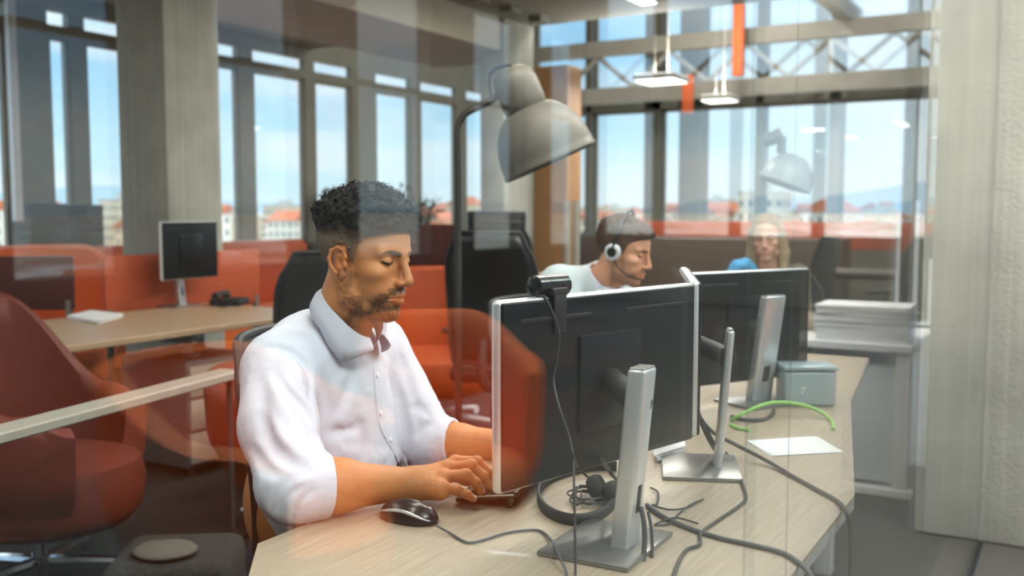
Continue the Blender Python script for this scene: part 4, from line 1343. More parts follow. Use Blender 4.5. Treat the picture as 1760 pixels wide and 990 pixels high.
# ------------------------------------------------------------------ white table by the column: a mirror image in the glass, built solid
t = thing('table', 'mirror image of a white table, built solid beside the right concrete column', 'table', (-1.25, 4.82, 0))
MB().rbox((-0.62, -0.36, 0.665), (0.64, 0.36, 0.70), 0.004, 1).build('tabletop', m_white, t)
for x, lx in ((-0.55, 0), (0.10, 0), (0.60, 0)):
    MB().rbox((x - .03, -0.34, 0.04), (x + .03, -0.29, 0.666), 0.004, 1).build('leg', m_white, t)
    MB().rbox((x - .03, 0.29, 0.04), (x + .03, 0.34, 0.666), 0.004, 1).build('leg', m_white, t)
MB().rbox((-0.60, -0.345, 0.03), (0.65, -0.285, 0.065), 0.004, 1).build('foot_bar', m_white, t)
MB().rbox((-0.60, 0.285, 0.03), (0.65, 0.345, 0.065), 0.004, 1).build('foot_bar', m_white, t)
for i in range(4):
    x, y = (-0.58, 0.63)[i % 2], (-0.315, 0.315)[i // 2]
    MB().cyl((x, y, 0), (x, y, 0.032), 0.016).build('foot', m_blkm, t)
t = thing('drawer_unit', 'mirror image of a pale blue-white cabinet, built solid under the white table', 'cabinet', (-0.875, 4.80, 0))  # part of the mirrored table group, made solid
m_pale = mat('pale blue cabinet', (0.62, 0.69, 0.72), 0.45)
MB().rbox((-0.20, -0.27, 0.08), (0.20, 0.30, 0.60), 0.006).build('body', m_pale, t)
MB().rbox((-0.195, -0.285, 0.085), (0.195, -0.272, 0.595), 0.004).build('door', m_pale, t)
MB().rbox((-0.18, -0.25, 0.0), (0.18, 0.28, 0.08), 0.004).build('plinth', m_blkm, t)
t.children[1]['label'] = 'flat pale door'
c4 = [(-1.03, 4.50), (-0.64, 4.50), (-0.64, 4.78), (-1.03, 4.78)]
sheet_stack('mirrored_papers', 'tall stack of white paper on the white table by the column', c4, 0.012, 13, z=0.70)  # paper pile taken from the mirror image, made solid
t = thing('storage_box', 'pale translucent blue storage box on the desk behind the paper sheets', 'box', (P(1384, 694, z=DZ)[0], P(1384, 694, z=DZ)[1], DZ), R(30))
m_box = mat('pale blue plastic', (0.36, 0.47, 0.50), 0.35)
MB().rbox((-0.072, -0.05, 0.0), (0.072, 0.05, 0.10), 0.012, 3).build('body', m_box, t)
MB().rbox((-0.076, -0.054, 0.10), (0.076, 0.054, 0.113), 0.006, 2).build('lid', m_box, t)
dg = bpy.data.curves.new('mark', 'FONT'); dg.body = '7.'; dg.size = 0.03; dg.extrude = 0.0006
o = bpy.data.objects.new('mark_text', dg); COL.objects.link(o)
me = bpy.data.meshes.new_from_object(o.evaluated_get(bpy.context.evaluated_depsgraph_get()))
bpy.data.objects.remove(o)
me.materials.clear(); me.materials.append(m_white)
o = bpy.data.objects.new('lettering', me); COL.objects.link(o); o.parent = t
o.location = (-0.03, -0.0505, 0.035); o.rotation_euler = (math.pi / 2, 0, 0)
for i, (px, y0, y1, ln) in enumerate(((1441, 490, 640, 8), (1536, 368, 520, -3), (1567, 345, 520, -6), (1600, 445, 520, -2))):
    pass
m_rod = mat('white enamel rod', (0.75, 0.78, 0.8), 0.3)
for i, (px, top, lab) in enumerate(((1541, 362, 'mirrored slim white rod built solid on the white table, leftmost of three'), (1572, 345, 'mirrored slim white rod built solid on the white table, middle and tallest of three'), (1598, 445, 'mirrored slim white rod built solid on the white table, nearest the column'))):  # uprights of the mirror image, built as solid rods
    q = P(px, 520, d=4.95)
    zt = P(px, top, d=4.95)[2]
    t = thing('mirrored_rod', lab, 'stand', (q[0], q[1], 0.70))
    MB().cyl((0, 0, 0.01), (0.0, 0, zt - 0.70), 0.011).build('rod', m_rod, t)
    MB().cyl((0, 0, 0), (0, 0, 0.012), 0.04).build('foot', m_rod, t)
# beige jacket heaped on the table
q = P(1455, 525, d=5.0)
s_ = SDF()
for (dx, dy, dz, r) in ((0, 0, 0.05, (0.17, 0.12, 0.07)), (-0.10, 0.02, 0.10, (0.12, 0.09, 0.08)), (0.12, 0, 0.03, (0.12, 0.1, 0.05)), (-0.2, -0.02, 0.04, (0.13, 0.08, 0.05)), (0.02, 0.03, 0.13, (0.10, 0.07, 0.07))):
    s_.u(ell((dx, dy, dz), r), 0.03)
s_.disp(lambda p: 0.012 * vnoise(p, 16, 2) + 0.006 * vnoise(p, 40, 5), (0, 0, 0), 1)
V, F = s_.mesh((-0.4, -0.2, -0.03), (0.32, 0.2, 0.28), 0.012)
V[:, 2] = np.maximum(V[:, 2], 0)
o = MB().add(V, F).build('jacket', mat('beige cloth', (0.33, 0.27, 0.19), 0.85, var=0.12, scale=20), smooth=60)
o.location = (-1.30, 4.86, 0.70)
tag(o, 'beige jacket heaped on the white table left of the paper stack', 'jacket')

# far bay: low cabinets, chairs and partition before the far windows
t = thing('cabinet', 'long dark brown cabinet along the far windows', 'cabinet', (-3.9, 11.5, 0))
m_brown = wood_mat('dark brown wood', (0.075, 0.05, 0.035), (0.12, 0.08, 0.055), 0.5, axis=0)
MB().rbox((-1.6, -0.25, 0.05), (1.6, 0.25, 0.95), 0.01).build('body', m_brown, t)
for i in range(5):
    d = MB().rbox((-1.58 + i * 0.632, -0.265, 0.08), (-1.58 + i * 0.632 + 0.62, -0.25, 0.92), 0.003).build('door', m_brown, t)
    MB().cyl((-1.05 + i * 0.632, -0.275, 0.5), (-1.05 + i * 0.632, -0.275, 0.62), 0.008).build('handle', m_chrome, d)
MB().box((-1.5, -0.2, 0), (1.5, 0.2, 0.05)).build('plinth', m_blkm, t, smooth=0)
screen('partition', 'long orange red panel running along below the far windows', (-5.15, 12.15), (-1.25, 12.15), 0.80, 1.13, m_oranged, cat='partition')
screen('partition', 'dark brown wooden partition right behind the man with the headset', (-3.35, 7.6), (-1.75, 7.6), 0.2, 1.05, m_brown, cat='partition')
office_chair('black office chair, left of two near the orange red partition', (-1.75, 7.0, 0), R(-150), chrome=False, back_h=0.55)
office_chair('black office chair, right of two near the orange red partition', (-1.05, 7.6, 0), R(-120), chrome=False, back_h=0.55)
simple_desk('desk', 'dark desk standing before the far orange partition', -2.2, 8.8, -0.7, 9.5, top=m_brown, leg=m_frame)

for px0, px1, top, lab in ((38, 103, 350, 'wide dark reflection on a window pier, built as a solid box at the left edge'), (136, 164, 352, 'narrow dark reflection on a window pier, built as a solid box left of the column')):  # added dark boxes standing in for reflections on the piers
    a = P(px0, 400, X=-6.98); b = P(px1, 400, X=-6.98)
    zt = P((px0 + px1) / 2, top, X=-6.98)[2]
    t = thing('dark_reflection_box', lab, 'cabinet', (-7.0, (a[1] + b[1]) / 2, 0))
    w = abs(b[1] - a[1]) / 2
    MB().rbox((-0.13, -w, 0.04), (0.13, w, zt), 0.01).build('body', m_blkm, t)
    MB().rbox((0.13, -w + .01, 0.06), (0.14, w - .01, zt - 0.10), 0.004, 1).build('door', m_maroon if 0 else m_blk, t)
    MB().rbox((-0.11, -w + .02, 0), (0.11, w - .02, 0.04), 0.004, 1).build('plinth', m_blkm, t)

# ------------------------------------------------------------------ lounge on the camera's side: mirrored in the glass
m_bo = mat('bright orange lounge fabric', (0.90, 0.20, 0.035), 0.6, var=0.06, scale=50)
tub_chair('orange lounge armchair mirrored over the near monitor', (1.26, 2.80, 0), R(205), m_bo, m_bo, m_chrome, top=0.89, arm=0.76, width=0.58)
tub_chair('orange lounge armchair mirrored over the white shirt', (1.32, 1.95, 0), R(170), m_bo, m_bo, m_chrome, top=0.86, arm=0.70, width=0.74)
# ------------------------------------------------------------------ people
m_skin = mat('warm brown skin', (1, 1, 1), 0.48, var=0.05, scale=90, bump=0.10, bscale=700, sss=0.12, vcol=True, spec=0.4)
m_hair = mat('hair', (1, 1, 1), 0.6, var=0.45, scale=330, bump=0.5, bscale=500, vcol=True, spec=0.3)
m_shirt = mat('white cotton', (0.63, 0.655, 0.75), 0.8, var=0.025, scale=200, bump=0.05, bscale=900, sheen=0.2, spec=0.2)
m_btn = mat('white button', (0.8, 0.8, 0.84), 0.3)
m_jack = mat('light grey jacket cloth', (0.42, 0.48, 0.50), 0.85, var=0.08, scale=160, bump=0.15, bscale=400, spec=0.2)
m_trou = mat('navy trousers', (0.02, 0.025, 0.04), 0.85, var=0.1)
m_shoe = mat('dark shoe', (0.02, 0.015, 0.012), 0.4)
m_eye = mat('eye', (0.75, 0.73, 0.70), 0.15)
m_iris = mat('dark iris', (0.03, 0.017, 0.01), 0.15)


def head_sdf(p, female=False, jaw=1.0, nose=1.0, ears=True):
    """Bare head, local frame: x forward, y left, z up, origin between the ears at eye level."""
    s = SDF()
    s.u(ell((-0.012, 0, 0.036), (0.098, 0.075, 0.082)), 0.02)          # cranium
    s.u(ell((0.030, 0, 0.030), (0.066, 0.066, 0.066)), 0.02)           # forehead
    s.u(ell((0.030, 0, -0.035), (0.060, 0.058, 0.078)), 0.02)          # face
    for q in (-1, 1):
        s.u(cap((-0.004, q * 0.056, -0.045), (0.010, q * 0.051 * jaw, -0.080), 0.018, 0.015), 0.022)
        s.u(cap((0.010, q * 0.050 * jaw, -0.082), (0.066, q * 0.014, -0.110), 0.015, 0.014), 0.018)
        s.u(ell((0.060, q * 0.043, -0.027), (0.026, 0.022, 0.020)), 0.018)          # cheekbone
        s.u(ell((0.062, q * 0.028, -0.062), (0.024, 0.024, 0.026)), 0.018)          # cheek
        s.u(cap((0.088, q * 0.010, 0.0155), (0.074, q * 0.046, 0.0165), 0.010, 0.008), 0.014)  # brow
        s.sub(ell((0.100, q * 0.032, -0.001), (0.018, 0.019, 0.012)), 0.012)        # socket
        s.u(ell((0.0745, q * 0.0325, -0.0015), (0.0142, 0.0150, 0.0135)), 0.004)    # lids
    s.u(ell((0.074, 0, -0.108), (0.022, 0.024, 0.019)), 0.016)         # chin
    s.u(ell((0.076, 0, -0.066), (0.024, 0.030, 0.030)), 0.016)         # muzzle
    s.u(cap((0.093, 0, 0.012), (0.1135 * nose, 0, -0.034), 0.0075, 0.0098), 0.009)   # nose bridge
    s.u(ell((0.1135 * nose, 0, -0.0395), (0.0105, 0.0115, 0.0095)), 0.006)
    for q in (-1, 1):
        s.u(ell((0.1015 * nose, q * 0.0135, -0.0435), (0.0115, 0.0072, 0.0078)), 0.006)
        s.sub(ell((0.107 * nose, q * 0.0075, -0.0515), (0.0065, 0.0036, 0.0045)), 0.003)
    s.u(cap((0.098, -0.005, -0.0685), (0.098, 0.005, -0.0685), 0.0070), 0.006)       # upper lip
    for q in (-1, 1):
        s.u(cap((0.098, q * 0.005, -0.0685), (0.088, q * 0.023, -0.0735), 0.006, 0.003), 0.006)
        s.u(cap((0.0965, q * 0.003, -0.0815), (0.088, q * 0.022, -0.0765), 0.0085, 0.0035), 0.006)
    a = [(0.1075, 0, -0.0748), (0.1035, 0.011, -0.0742), (0.094, 0.022, -0.0752), (0.088, 0.027, -0.0765)]
    for q in (-1, 1):
        for i in range(3):
            s.sub(cap((a[i][0], q * a[i][1], a[i][2]), (a[i + 1][0], q * a[i + 1][1], a[i + 1][2]), 0.0013), 0.003)
        b = [(0.0905, 0.020, -0.0040), (0.0908, 0.029, -0.0062), (0.0885, 0.038, -0.0064), (0.083, 0.046, -0.0040)]
        for i in range(3):
            s.sub(cap((b[i][0], q * b[i][1], b[i][2]), (b[i + 1][0], q * b[i + 1][1], b[i + 1][2]), 0.0011), 0.002)
        if not ears:
            continue
        # ear
        ey = q * 0.0735
        ex = 0.006
        E = [(0.006, 0.012), (-0.002, 0.026), (-0.014, 0.030), (-0.026, 0.022), (-0.029, 0.006), (-0.023, -0.010), (-0.012, -0.022), (-0.001, -0.028), (0.004, -0.020), (0.003, -0.006)]
        zc = -0.014
        s.u(ell((-0.011 + ex, ey - q * 0.001, zc + 0.002), (0.018, 0.0065, 0.026), rotm(q * 0.25)), 0.004)
        for i in range(6):
            x0, z0 = E[i]; x1, z1 = E[i + 1]
            s.u(cap((x0 + ex, ey + q * (0.003 - 0.30 * min(0, x0)), zc + z0), (x1 + ex, ey + q * (0.003 - 0.30 * min(0, x1)), zc + z1), 0.0036, 0.0034), 0.0025)
        s.u(ell((0.0005 + ex, ey + q * 0.002, zc - 0.025), (0.0075, 0.0045, 0.009)), 0.004)
        s.sub(ell((-0.006 + ex, ey + q * 0.0085, zc + 0.000), (0.0085, 0.0065, 0.0115)), 0.003)
        s.sub(cap((-0.004 + ex, ey + q * 0.010, zc + 0.018), (-0.019 + ex, ey + q * 0.012, zc + 0.004), 0.0028), 0.003)
        s.u(ell((0.006 + ex, ey + q * 0.001, zc - 0.004), (0.004, 0.005, 0.006)), 0.003)
    return s


def hairline(p):
    """> 0 where head hair grows."""
    x, y, z = p[..., 0], np.abs(p[..., 1]), p[..., 2]
    xh = np.interp(z, [-0.05, -0.03, 0.0, 0.028, 0.042, 0.053, 0.064, 0.075], [0.014, 0.018, 0.026, 0.036, 0.050, 0.070, 0.098, 0.13])
    f = xh - x
    zb = np.interp(x, [-0.10, -0.060, -0.040, -0.030, -0.015, 0.008, 0.014, 0.02], [-0.040, -0.036, -0.014, 0.006, 0.019, 0.022, -0.008, -0.012])
    return np.minimum(f, z - zb)


def skin_color(V, base, kind):
    c = np.tile(np.array(base), (len(V), 1))
    x, y, z = V[:, 0], np.abs(V[:, 1]), V[:, 2]
    n1 = vnoise(V, 300, 3); n2 = vnoise(V, 900, 4); n0 = vnoise(V, 60, 9)

    def mixc(m, col):
        nonlocal c
        m = np.clip(m, 0, 1)[:, None]
        c = c * (1 - m) + np.array(col) * m
    red = np.exp(-(((x - 0.07) / .03) ** 2 + ((y - .04) / .02) ** 2 + ((z + .035) / .02) ** 2))
    mixc(0.25 * red, (base[0] * 1.05, base[1] * .75, base[2] * .7))
    mixc(0.35 * np.exp(-(((x - .112) / .02) ** 2 + (z + .04) ** 2 / .015 ** 2)), (base[0] * 1.05, base[1] * .8, base[2] * .75))
    ear = sstep(0.070, 0.078, y) * (x < 0.015) * (z > -0.05)
    mixc(0.35 * ear, (base[0] * 1.05, base[1] * .7, base[2] * .6))
    # lips
    up = np.interp(y, [0, 0.006, 0.014, 0.026], [-0.0655, -0.0645, -0.0685, -0.0765]); lo = np.interp(y, [0, 0.01, 0.02, 0.027], [-0.0895, -0.0880, -0.0825, -0.0765])
    lip = sstep(up + .0015, up - .001, z) * sstep(lo - .0015, lo + .001, z) * (x > 0.075) * (y < 0.028)
    if kind != 'f':
        # moustache, goatee and the patchy line of beard along the jaw
        mous = sstep(-0.052, -0.056, z) * sstep(-0.073, -0.067, z) * sstep(0.036, 0.026, y) * (x > 0.07)
        chin = sstep(-0.086, -0.094, z) * sstep(0.030, 0.042, x) * sstep(0.046, 0.036, y)
        side = sstep(-0.062, -0.070, z) * sstep(-0.108, -0.094, z) * sstep(0.024, 0.030, y) * sstep(0.052, 0.042, y) * sstep(0.050, 0.062, x)
        soul = np.exp(-((y / .007) ** 2)) * sstep(-0.084, -0.090, z) * (x > .06)
        jl = sstep(-0.020, -0.034, z) * sstep(0.047, 0.030, x + 0.25 * (z + .05)) * sstep(-0.012, 0.002, x) * (y > 0.03)
        jl2 = sstep(-0.072, -0.086, z + 0.10 * (x - .03)) * (x > 0.004) * sstep(-0.128, -0.118, z)
        if kind == 'main':
            bm_ = np.maximum.reduce([0.85 * mous, 1.0 * chin, 0.95 * side, 0.8 * soul, 0.62 * jl * sstep(-.35, .5, n0 + .3 * n1), 0.8 * jl2 * sstep(-.6, .3, n0 + .4 * n1)])
            bm_ = bm_ * np.clip(0.86 + 0.4 * n2 + 0.2 * n1, 0.3, 1)
            mixc(bm_, (0.060, 0.026, 0.014))
        else:
            bm_ = np.maximum.reduce([0.7 * mous, 0.6 * chin, 0.5 * side, 0.55 * jl2, 0.5 * jl]) * np.clip(0.8 + 0.4 * n2, .2, 1)
            mixc(bm_, (0.075, 0.040, 0.025))
    mixc(0.85 * lip, (base[0] * .92, base[1] * .62, base[2] * .62))
    # eyebrows and lashes
    bz = np.interp(y, [0.010, 0.022, 0.040, 0.052], [0.0125, 0.0160, 0.0185, 0.0130])
    bw = np.interp(y, [0.009, 0.014, 0.035, 0.054], [0.003, 0.0052, 0.0044, 0.0012])
    brow = sstep(bw * 1.35, bw * 0.6, np.abs(z - bz)) * (x > 0.055) * sstep(0.009, 0.012, y) * sstep(0.055, 0.050, y)
    mixc(brow * np.clip(0.85 + .4 * n2, 0, 1), (0.022, 0.013, 0.009))
    lz = np.interp(y, [0.018, 0.029, 0.038, 0.047], [-0.0045, -0.0075, -0.0078, -0.0042])
    lash = sstep(0.0040, 0.0018, np.abs(z - lz - 0.0012)) * (x > 0.07) * sstep(0.016, 0.020, y) * sstep(0.050, 0.046, y)
    mixc(lash, (0.016, 0.010, 0.008))
    return c


MAIN_SKIN = (0.56, 0.232, 0.088)


def head_mesh(kind, base, neck_to, female=False, h=0.0017, hair=None):
    s = head_sdf(None)
    nt_ = np.array(neck_to, float)
    s.u(cap((-0.022, 0, -0.050), (-0.030, 0, -0.105), 0.054, 0.053), 0.014)
    s.u(cap((-0.030, 0, -0.095), nt_, 0.053, 0.064), 0.020)
    s.u(cap((0.026, 0, -0.118), nt_ + np.array([0.045, 0, 0.01]), 0.016, 0.02), 0.03)
    s.u(ell((0.022, 0, -0.122), (0.010, 0.009, 0.010)), 0.012)
    lo = np.minimum((-0.125, -0.105, -0.14), nt_ - 0.075); hi = np.maximum((0.135, 0.105, 0.13), nt_ + 0.07)
    V, F = s.mesh(lo, hi, h)
    return s, V, F


def hair_mesh(s, V0, lo, hi, h, thick, col):
    b = head_sdf(None, ears=False)

    def g(p):
        return -thick(p)
    b.disp(g, (0, 0, 0.03), 1.0)
    V, F = b.mesh(lo, hi, h)
    hl = hairline(V)
    keep = (hl > -0.004)
    F = F[keep[F].all(1)]
    u_, inv = np.unique(F, return_inverse=True)
    return V[u_], inv.reshape(F.shape), col(V[u_])


def raymarch(s, px, py, d0, d1, n=500):
    ds = np.linspace(d0, d1, n)
    q = _f + _r * (px - 880) / FPX + _u * (495 - py) / FPX
    pts = np.array([0, 0, CAMZ]) + q[None] * (ds / q.dot(_v))[:, None]
    e_ = s.ev(pts)
    i = np.argmax(e_ < 0)
    if e_[i] >= 0:
        i = int(np.argmin(e_))
    return pts[i]


# ================================================================== the man in the white shirt
HM = rotm(R(2), R(6), R(-2))
HO = np.array([-1.247, 1.567, 1.188])
NB = np.array([-1.335, 1.590, 1.015])
man = thing('person', 'man in a white shirt with rolled sleeves typing at the near monitor', 'person', (-1.40, 1.60, 0.0))
mo = np.array([-1.40, 1.60, 0.0])
HS = 0.97
nbl = HM.T @ (NB - HO) / HS
hs, HV, HF = head_mesh('main', MAIN_SKIN, nbl)
HC = skin_color(HV, MAIN_SKIN, 'main')
# short hair shadow on the scalp under the fade
body = MB(); bcol = []
body.add((HV * HS) @ HM.T + HO - mo, HF); bcol.append(HC)


def limb_skin(s, lo, hi, h=0.0022, base=MAIN_SKIN, nails=()):
    V, F = s.mesh(lo, hi, h)
    c = np.tile(np.array(base), (len(V), 1)) * (1 + 0.05 * vnoise(V, 60, 1) + 0.05 * vnoise(V, 250, 2))[:, None]
    for (p, r) in nails:
        m = sstep(r * 1.05, r * 0.8, np.linalg.norm(V - p, axis=1))[:, None]
        c = c * (1 - m) + np.array((0.80, 0.52, 0.42)) * m
    return V, F, c


def finger(s, pts, r0, r1, k=0.004):
    for i in range(len(pts) - 1):
        a = r0 + (r1 - r0) * i / (len(pts) - 1); b = r0 + (r1 - r0) * (i + 1) / (len(pts) - 1)
        s.u(cap(pts[i], pts[i + 1], a, b), k)
        if 0 < i:
            s.u(ell(pts[i], (a * 1.10,) * 3), k)


SR = np.array([-1.350, 1.425, 0.965]); SL = np.array([-1.370, 1.765, 0.965])
ER = np.array([-1.165, 1.275, 0.800]); EL = P(738, 762, d=2.17)
WR = P(706, 831, d=1.775); WL = P(880, 764, d=2.10)
# right forearm and hand
ra = SDF()
ra.u(cap(SR, ER, 0.050, 0.042), 0.01)
ra.u(cap(ER, ER + (WR - ER) * 0.35, 0.043, 0.046), 0.02)
ra.u(cap(ER + (WR - ER) * 0.3, WR, 0.045, 0.0285), 0.02)
dwn = np.array([0, 0, 1.0])
MC = [P(757, 835, d=1.745), P(763, 818, d=1.765), P(770, 803, d=1.790), P(782, 792, d=1.815)]
for i, q in enumerate(MC):
    ra.u(cap(WR + (q - WR) * 0.05, q - dwn * 0.006, 0.0225, 0.0125), 0.014)
    ra.u(ell(q + dwn * 0.0005, (0.0105,) * 3), 0.008)
ra.u(cap(WR + np.array([0.02, 0.0, -0.006]), MC[0] - dwn * 0.012, 0.020, 0.013), 0.016)
FI = [[MC[0], P(785, 842, d=1.745), P(803, 850, d=1.742), P(814, 857, d=1.740)],
      [MC[1], P(801, 815, d=1.765), P(818, 830, d=1.768), P(827, 845, d=1.768)],
      [MC[2], P(810, 799, d=1.788), P(830, 818, d=1.787), P(842, 838, d=1.785)],
      [MC[3], P(820, 793, d=1.812), P(841, 812, d=1.811), P(853, 831, d=1.809)]]
for i, f in enumerate(FI):
    finger(ra, f, (0.0092, 0.0102, 0.0105, 0.0102)[i], (0.0066, 0.0074, 0.0076, 0.0074)[i])
TH = [WR + np.array([0.018, 0.022, -0.004]), P(768, 815, d=1.865), P(800, 822, d=1.86), P(822, 836, d=1.85)]
finger(ra, TH, 0.0165, 0.0085, 0.008)
nails = []
for i, f in enumerate(FI):
    dr = f[3] - f[2]; dr /= np.linalg.norm(dr)
    up = dwn - dr * dr.dot(dwn); up /= np.linalg.norm(up)
    side = np.cross(dr, up)
    nails.append((f[3] + dr * 0.0025 + up * 0.0068 - _v * 0.001, 0.0050))
allp = np.vstack([ER, WR] + FI + [TH])
V, F, c = limb_skin(ra, np.minimum(allp.min(0), SR) - 0.06, np.maximum(allp.max(0), SR) + 0.06, 0.0022, nails=nails)
# knuckle creases and the faint tattoo on the back of the hand
for f in FI:
    for j in (1, 2):
        m = 0.22 * np.exp(-(np.linalg.norm(V - f[j], axis=1) / 0.011) ** 2)[:, None]
        c = c * (1 - m) + np.array((0.36, 0.13, 0.05)) * m
tp = P(738, 833, d=1.73)
dv = V - tp
tm_ = (np.abs(dv @ _r) < 0.012) * (np.abs(dv[:, 2]) < 0.0045) * (np.linalg.norm(dv, axis=1) < 0.04) * (np.sin(dv @ _r * 2400 + 60 * dv[:, 2] / .01) > 0.3)
c = c * (1 - 0.35 * tm_[:, None])
body.add(V - mo, F); bcol.append(c)
# left forearm and hand (mostly behind the monitor)
la = SDF()
la.u(cap(SL, EL, 0.050, 0.042), 0.01)
la.u(cap(EL, EL + (WL - EL) * 0.35, 0.041, 0.043), 0.02)
la.u(cap(EL + (WL - EL) * 0.3, WL, 0.043, 0.028), 0.02)
dl = WL - EL; dl /= np.linalg.norm(dl)
dl = np.array([0.93, -0.10, -0.06]); dl /= np.linalg.norm(dl)
sd = np.array([0.1, 0.93, 0]); sd -= dl * sd.dot(dl); sd /= np.linalg.norm(sd)
FL = []
for i, o_s in enumerate((-0.030, -0.011, 0.010, 0.030)):
    q = WL + dl * 0.078 + sd * o_s + dwn * 0.012
    la.u(cap(WL + sd * o_s * 0.4, q - dwn * 0.004, 0.021, 0.0125), 0.014)
    ln = (0.072, 0.080, 0.076, 0.060)[i]
    f = [q, q + dl * ln * 0.45 + dwn * 0.004, q + dl * ln * 0.8 - dwn * 0.012, q + dl * ln - dwn * 0.027]
    finger(la, f, 0.0102, 0.0074); FL.append(f)
f = [WL + dl * 0.02 - sd * 0.02, WL + dl * 0.055 - sd * 0.045, WL + dl * 0.085 - sd * 0.048 - dwn * 0.01, WL + dl * 0.105 - sd * 0.045 - dwn * 0.018]
finger(la, f, 0.0155, 0.0085, 0.008); FL.append(f)
allp = np.vstack([EL, WL, SL] + FL)
V, F, c = limb_skin(la, allp.min(0) - 0.06, allp.max(0) + 0.06, 0.003)
body.add(V - mo, F); bcol.append(c)
# trunk under the shirt
tk = SDF()
tk.u(ell((-1.40, 1.585, 0.88), (0.10, 0.16, 0.19)), 0.03).u(ell((-1.44, 1.59, 0.66), (0.11, 0.14, 0.16)), 0.06).u(cap(SR, SL, 0.055, 0.055), 0.05)
V, F = tk.mesh((-1.6, 1.3, 0.5), (-1.2, 1.9, 1.1), 0.012)
body.add(V - mo, F); bcol.append(np.tile(np.array(MAIN_SKIN), (len(V), 1)))
body.col = np.vstack(bcol)
body.build('body', m_skin, man, smooth=180)


# hair: curly black top, short greyish faded sides
def thick(p):
    hl = hairline(p)
    x, y, z = p[..., 0], np.abs(p[..., 1]), p[..., 2]
    top = sstep(0.034, 0.086, z + 0.012 * sstep(0.0, 0.07, x))
    curl = 0.5 + 0.5 * vnoise(p, 80, 1) + 0.35 * vnoise(p, 170, 2)
    t = 0.0018 + 0.0012 * vnoise(p, 420, 5) + top * (0.022 + 0.013 * curl - 0.008 * sstep(0.02, -0.09, x))
    t = np.minimum(t, 0.0018 + 1.2 * np.maximum(hl, 0) + 0.005 * sstep(0.05, 0.09, x) * top)
    return np.where(hl > 0, t * sstep(0.0, 0.004, hl), -0.004 * sstep(0, -0.004, hl))


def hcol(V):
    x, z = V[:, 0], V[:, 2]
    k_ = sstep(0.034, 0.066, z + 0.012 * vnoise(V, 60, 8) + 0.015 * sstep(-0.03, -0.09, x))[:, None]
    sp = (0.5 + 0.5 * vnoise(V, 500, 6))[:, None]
    side = np.array((0.20, 0.150, 0.108)) * (0.45 + 0.9 * sp)  # brown of the fade, lightened further for the reflection over it
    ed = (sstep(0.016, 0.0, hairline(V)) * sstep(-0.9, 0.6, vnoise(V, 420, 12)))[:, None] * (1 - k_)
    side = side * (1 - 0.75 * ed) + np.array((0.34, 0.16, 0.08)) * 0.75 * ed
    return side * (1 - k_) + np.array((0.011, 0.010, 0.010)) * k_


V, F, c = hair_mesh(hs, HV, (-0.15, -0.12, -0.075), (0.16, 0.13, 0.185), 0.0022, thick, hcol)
hb = MB().add((V * HS) @ HM.T + HO - mo, F)
cc = [c]
# loose curls standing off the top
rr = random.Random(2)
topv = V[(V[:, 2] > 0.080)]
for i in range(700):
    p0 = topv[rr.randrange(len(topv))]
    n_ = p0 - np.array([0, 0, 0.03]); n_ /= np.linalg.norm(n_)
    a = np.cross(n_, [rr.uniform(-1, 1), rr.uniform(-1, 1), 0.3]); a /= np.linalg.norm(a) + 1e-9
    b = np.cross(n_, a)
    rad = rr.uniform(0.003, 0.006); ph = rr.uniform(0, 6.28); tw = rr.uniform(3.5, 6.5)
    pts = [p0 - n_ * 0.003 + n_ * t_ * rr.uniform(.008, .010) + a * rad * math.cos(ph + tw * t_) + b * rad * math.sin(ph + tw * t_) for t_ in np.linspace(0, 1, 7)]
    n0 = hb.n
    hb.tube(np.array(pts) * HS @ HM.T + HO - mo, [0.0011, 0.0010, 0.0005], 5, sm=2)
    cc.append(np.tile(np.array((0.012, 0.011, 0.010)), (hb.n - n0, 1)))
hb.col = np.vstack(cc)
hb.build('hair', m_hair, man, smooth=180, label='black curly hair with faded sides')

# shirt
sh = SDF()
sh.u(ell((-1.385, 1.585, 0.875), (0.132, 0.185, 0.200)), 0.03)
sh.u(ell((-1.380, 1.605, 0.700), (0.132, 0.160, 0.170)), 0.08)
sh.u(ell((-1.400, 1.640, 0.570), (0.125, 0.140, 0.090)), 0.06)
sh.u(cap(SR + np.array([0, 0.03, 0.005]), SL - np.array([0, 0.03, -0.005]), 0.064, 0.064), 0.05)
sh.u(cap(NB + np.array([-0.014, 0, -0.024]), SR + np.array([0, 0.03, 0.01]), 0.050, 0.048), 0.04)
sh.u(cap(NB + np.array([-0.014, 0, -0.024]), SL + np.array([0, -0.03, 0.01]), 0.050, 0.048), 0.04)
ERs = ER + np.array([-0.005, -0.004, 0.002])
sh.u(cap(SR, (SR + ERs) / 2 + np.array([-0.010, -0.006, -0.004]), 0.072, 0.069), 0.035)
sh.u(cap((SR + ERs) / 2 + np.array([-0.010, -0.006, -0.004]), ERs, 0.069, 0.064), 0.03)
cuffR = ER + (WR - ER) * 0.25
sh.u(cap(ERs, cuffR - (WR - ER) * 0.02, 0.064, 0.054), 0.02)
sh.u(cap(ER + (WR - ER) * 0.10, cuffR, 0.0615, 0.0575), 0.004)        # turned-up cuff
sh.u(cap(SL, EL, 0.070, 0.060), 0.035)
cuffL = EL + (WL - EL) * 0.30
sh.u(cap(EL, cuffL, 0.058, 0.052), 0.02)
sh.u(cap(EL + (WL - EL) * 0.14, cuffL, 0.056, 0.054), 0.004)
plain = SDF(); plain.p = list(sh.p)


def trace(pts, d0=1.5, d1=2.4):
    return [raymarch(plain, x, y, d0, d1) for x, y in pts]


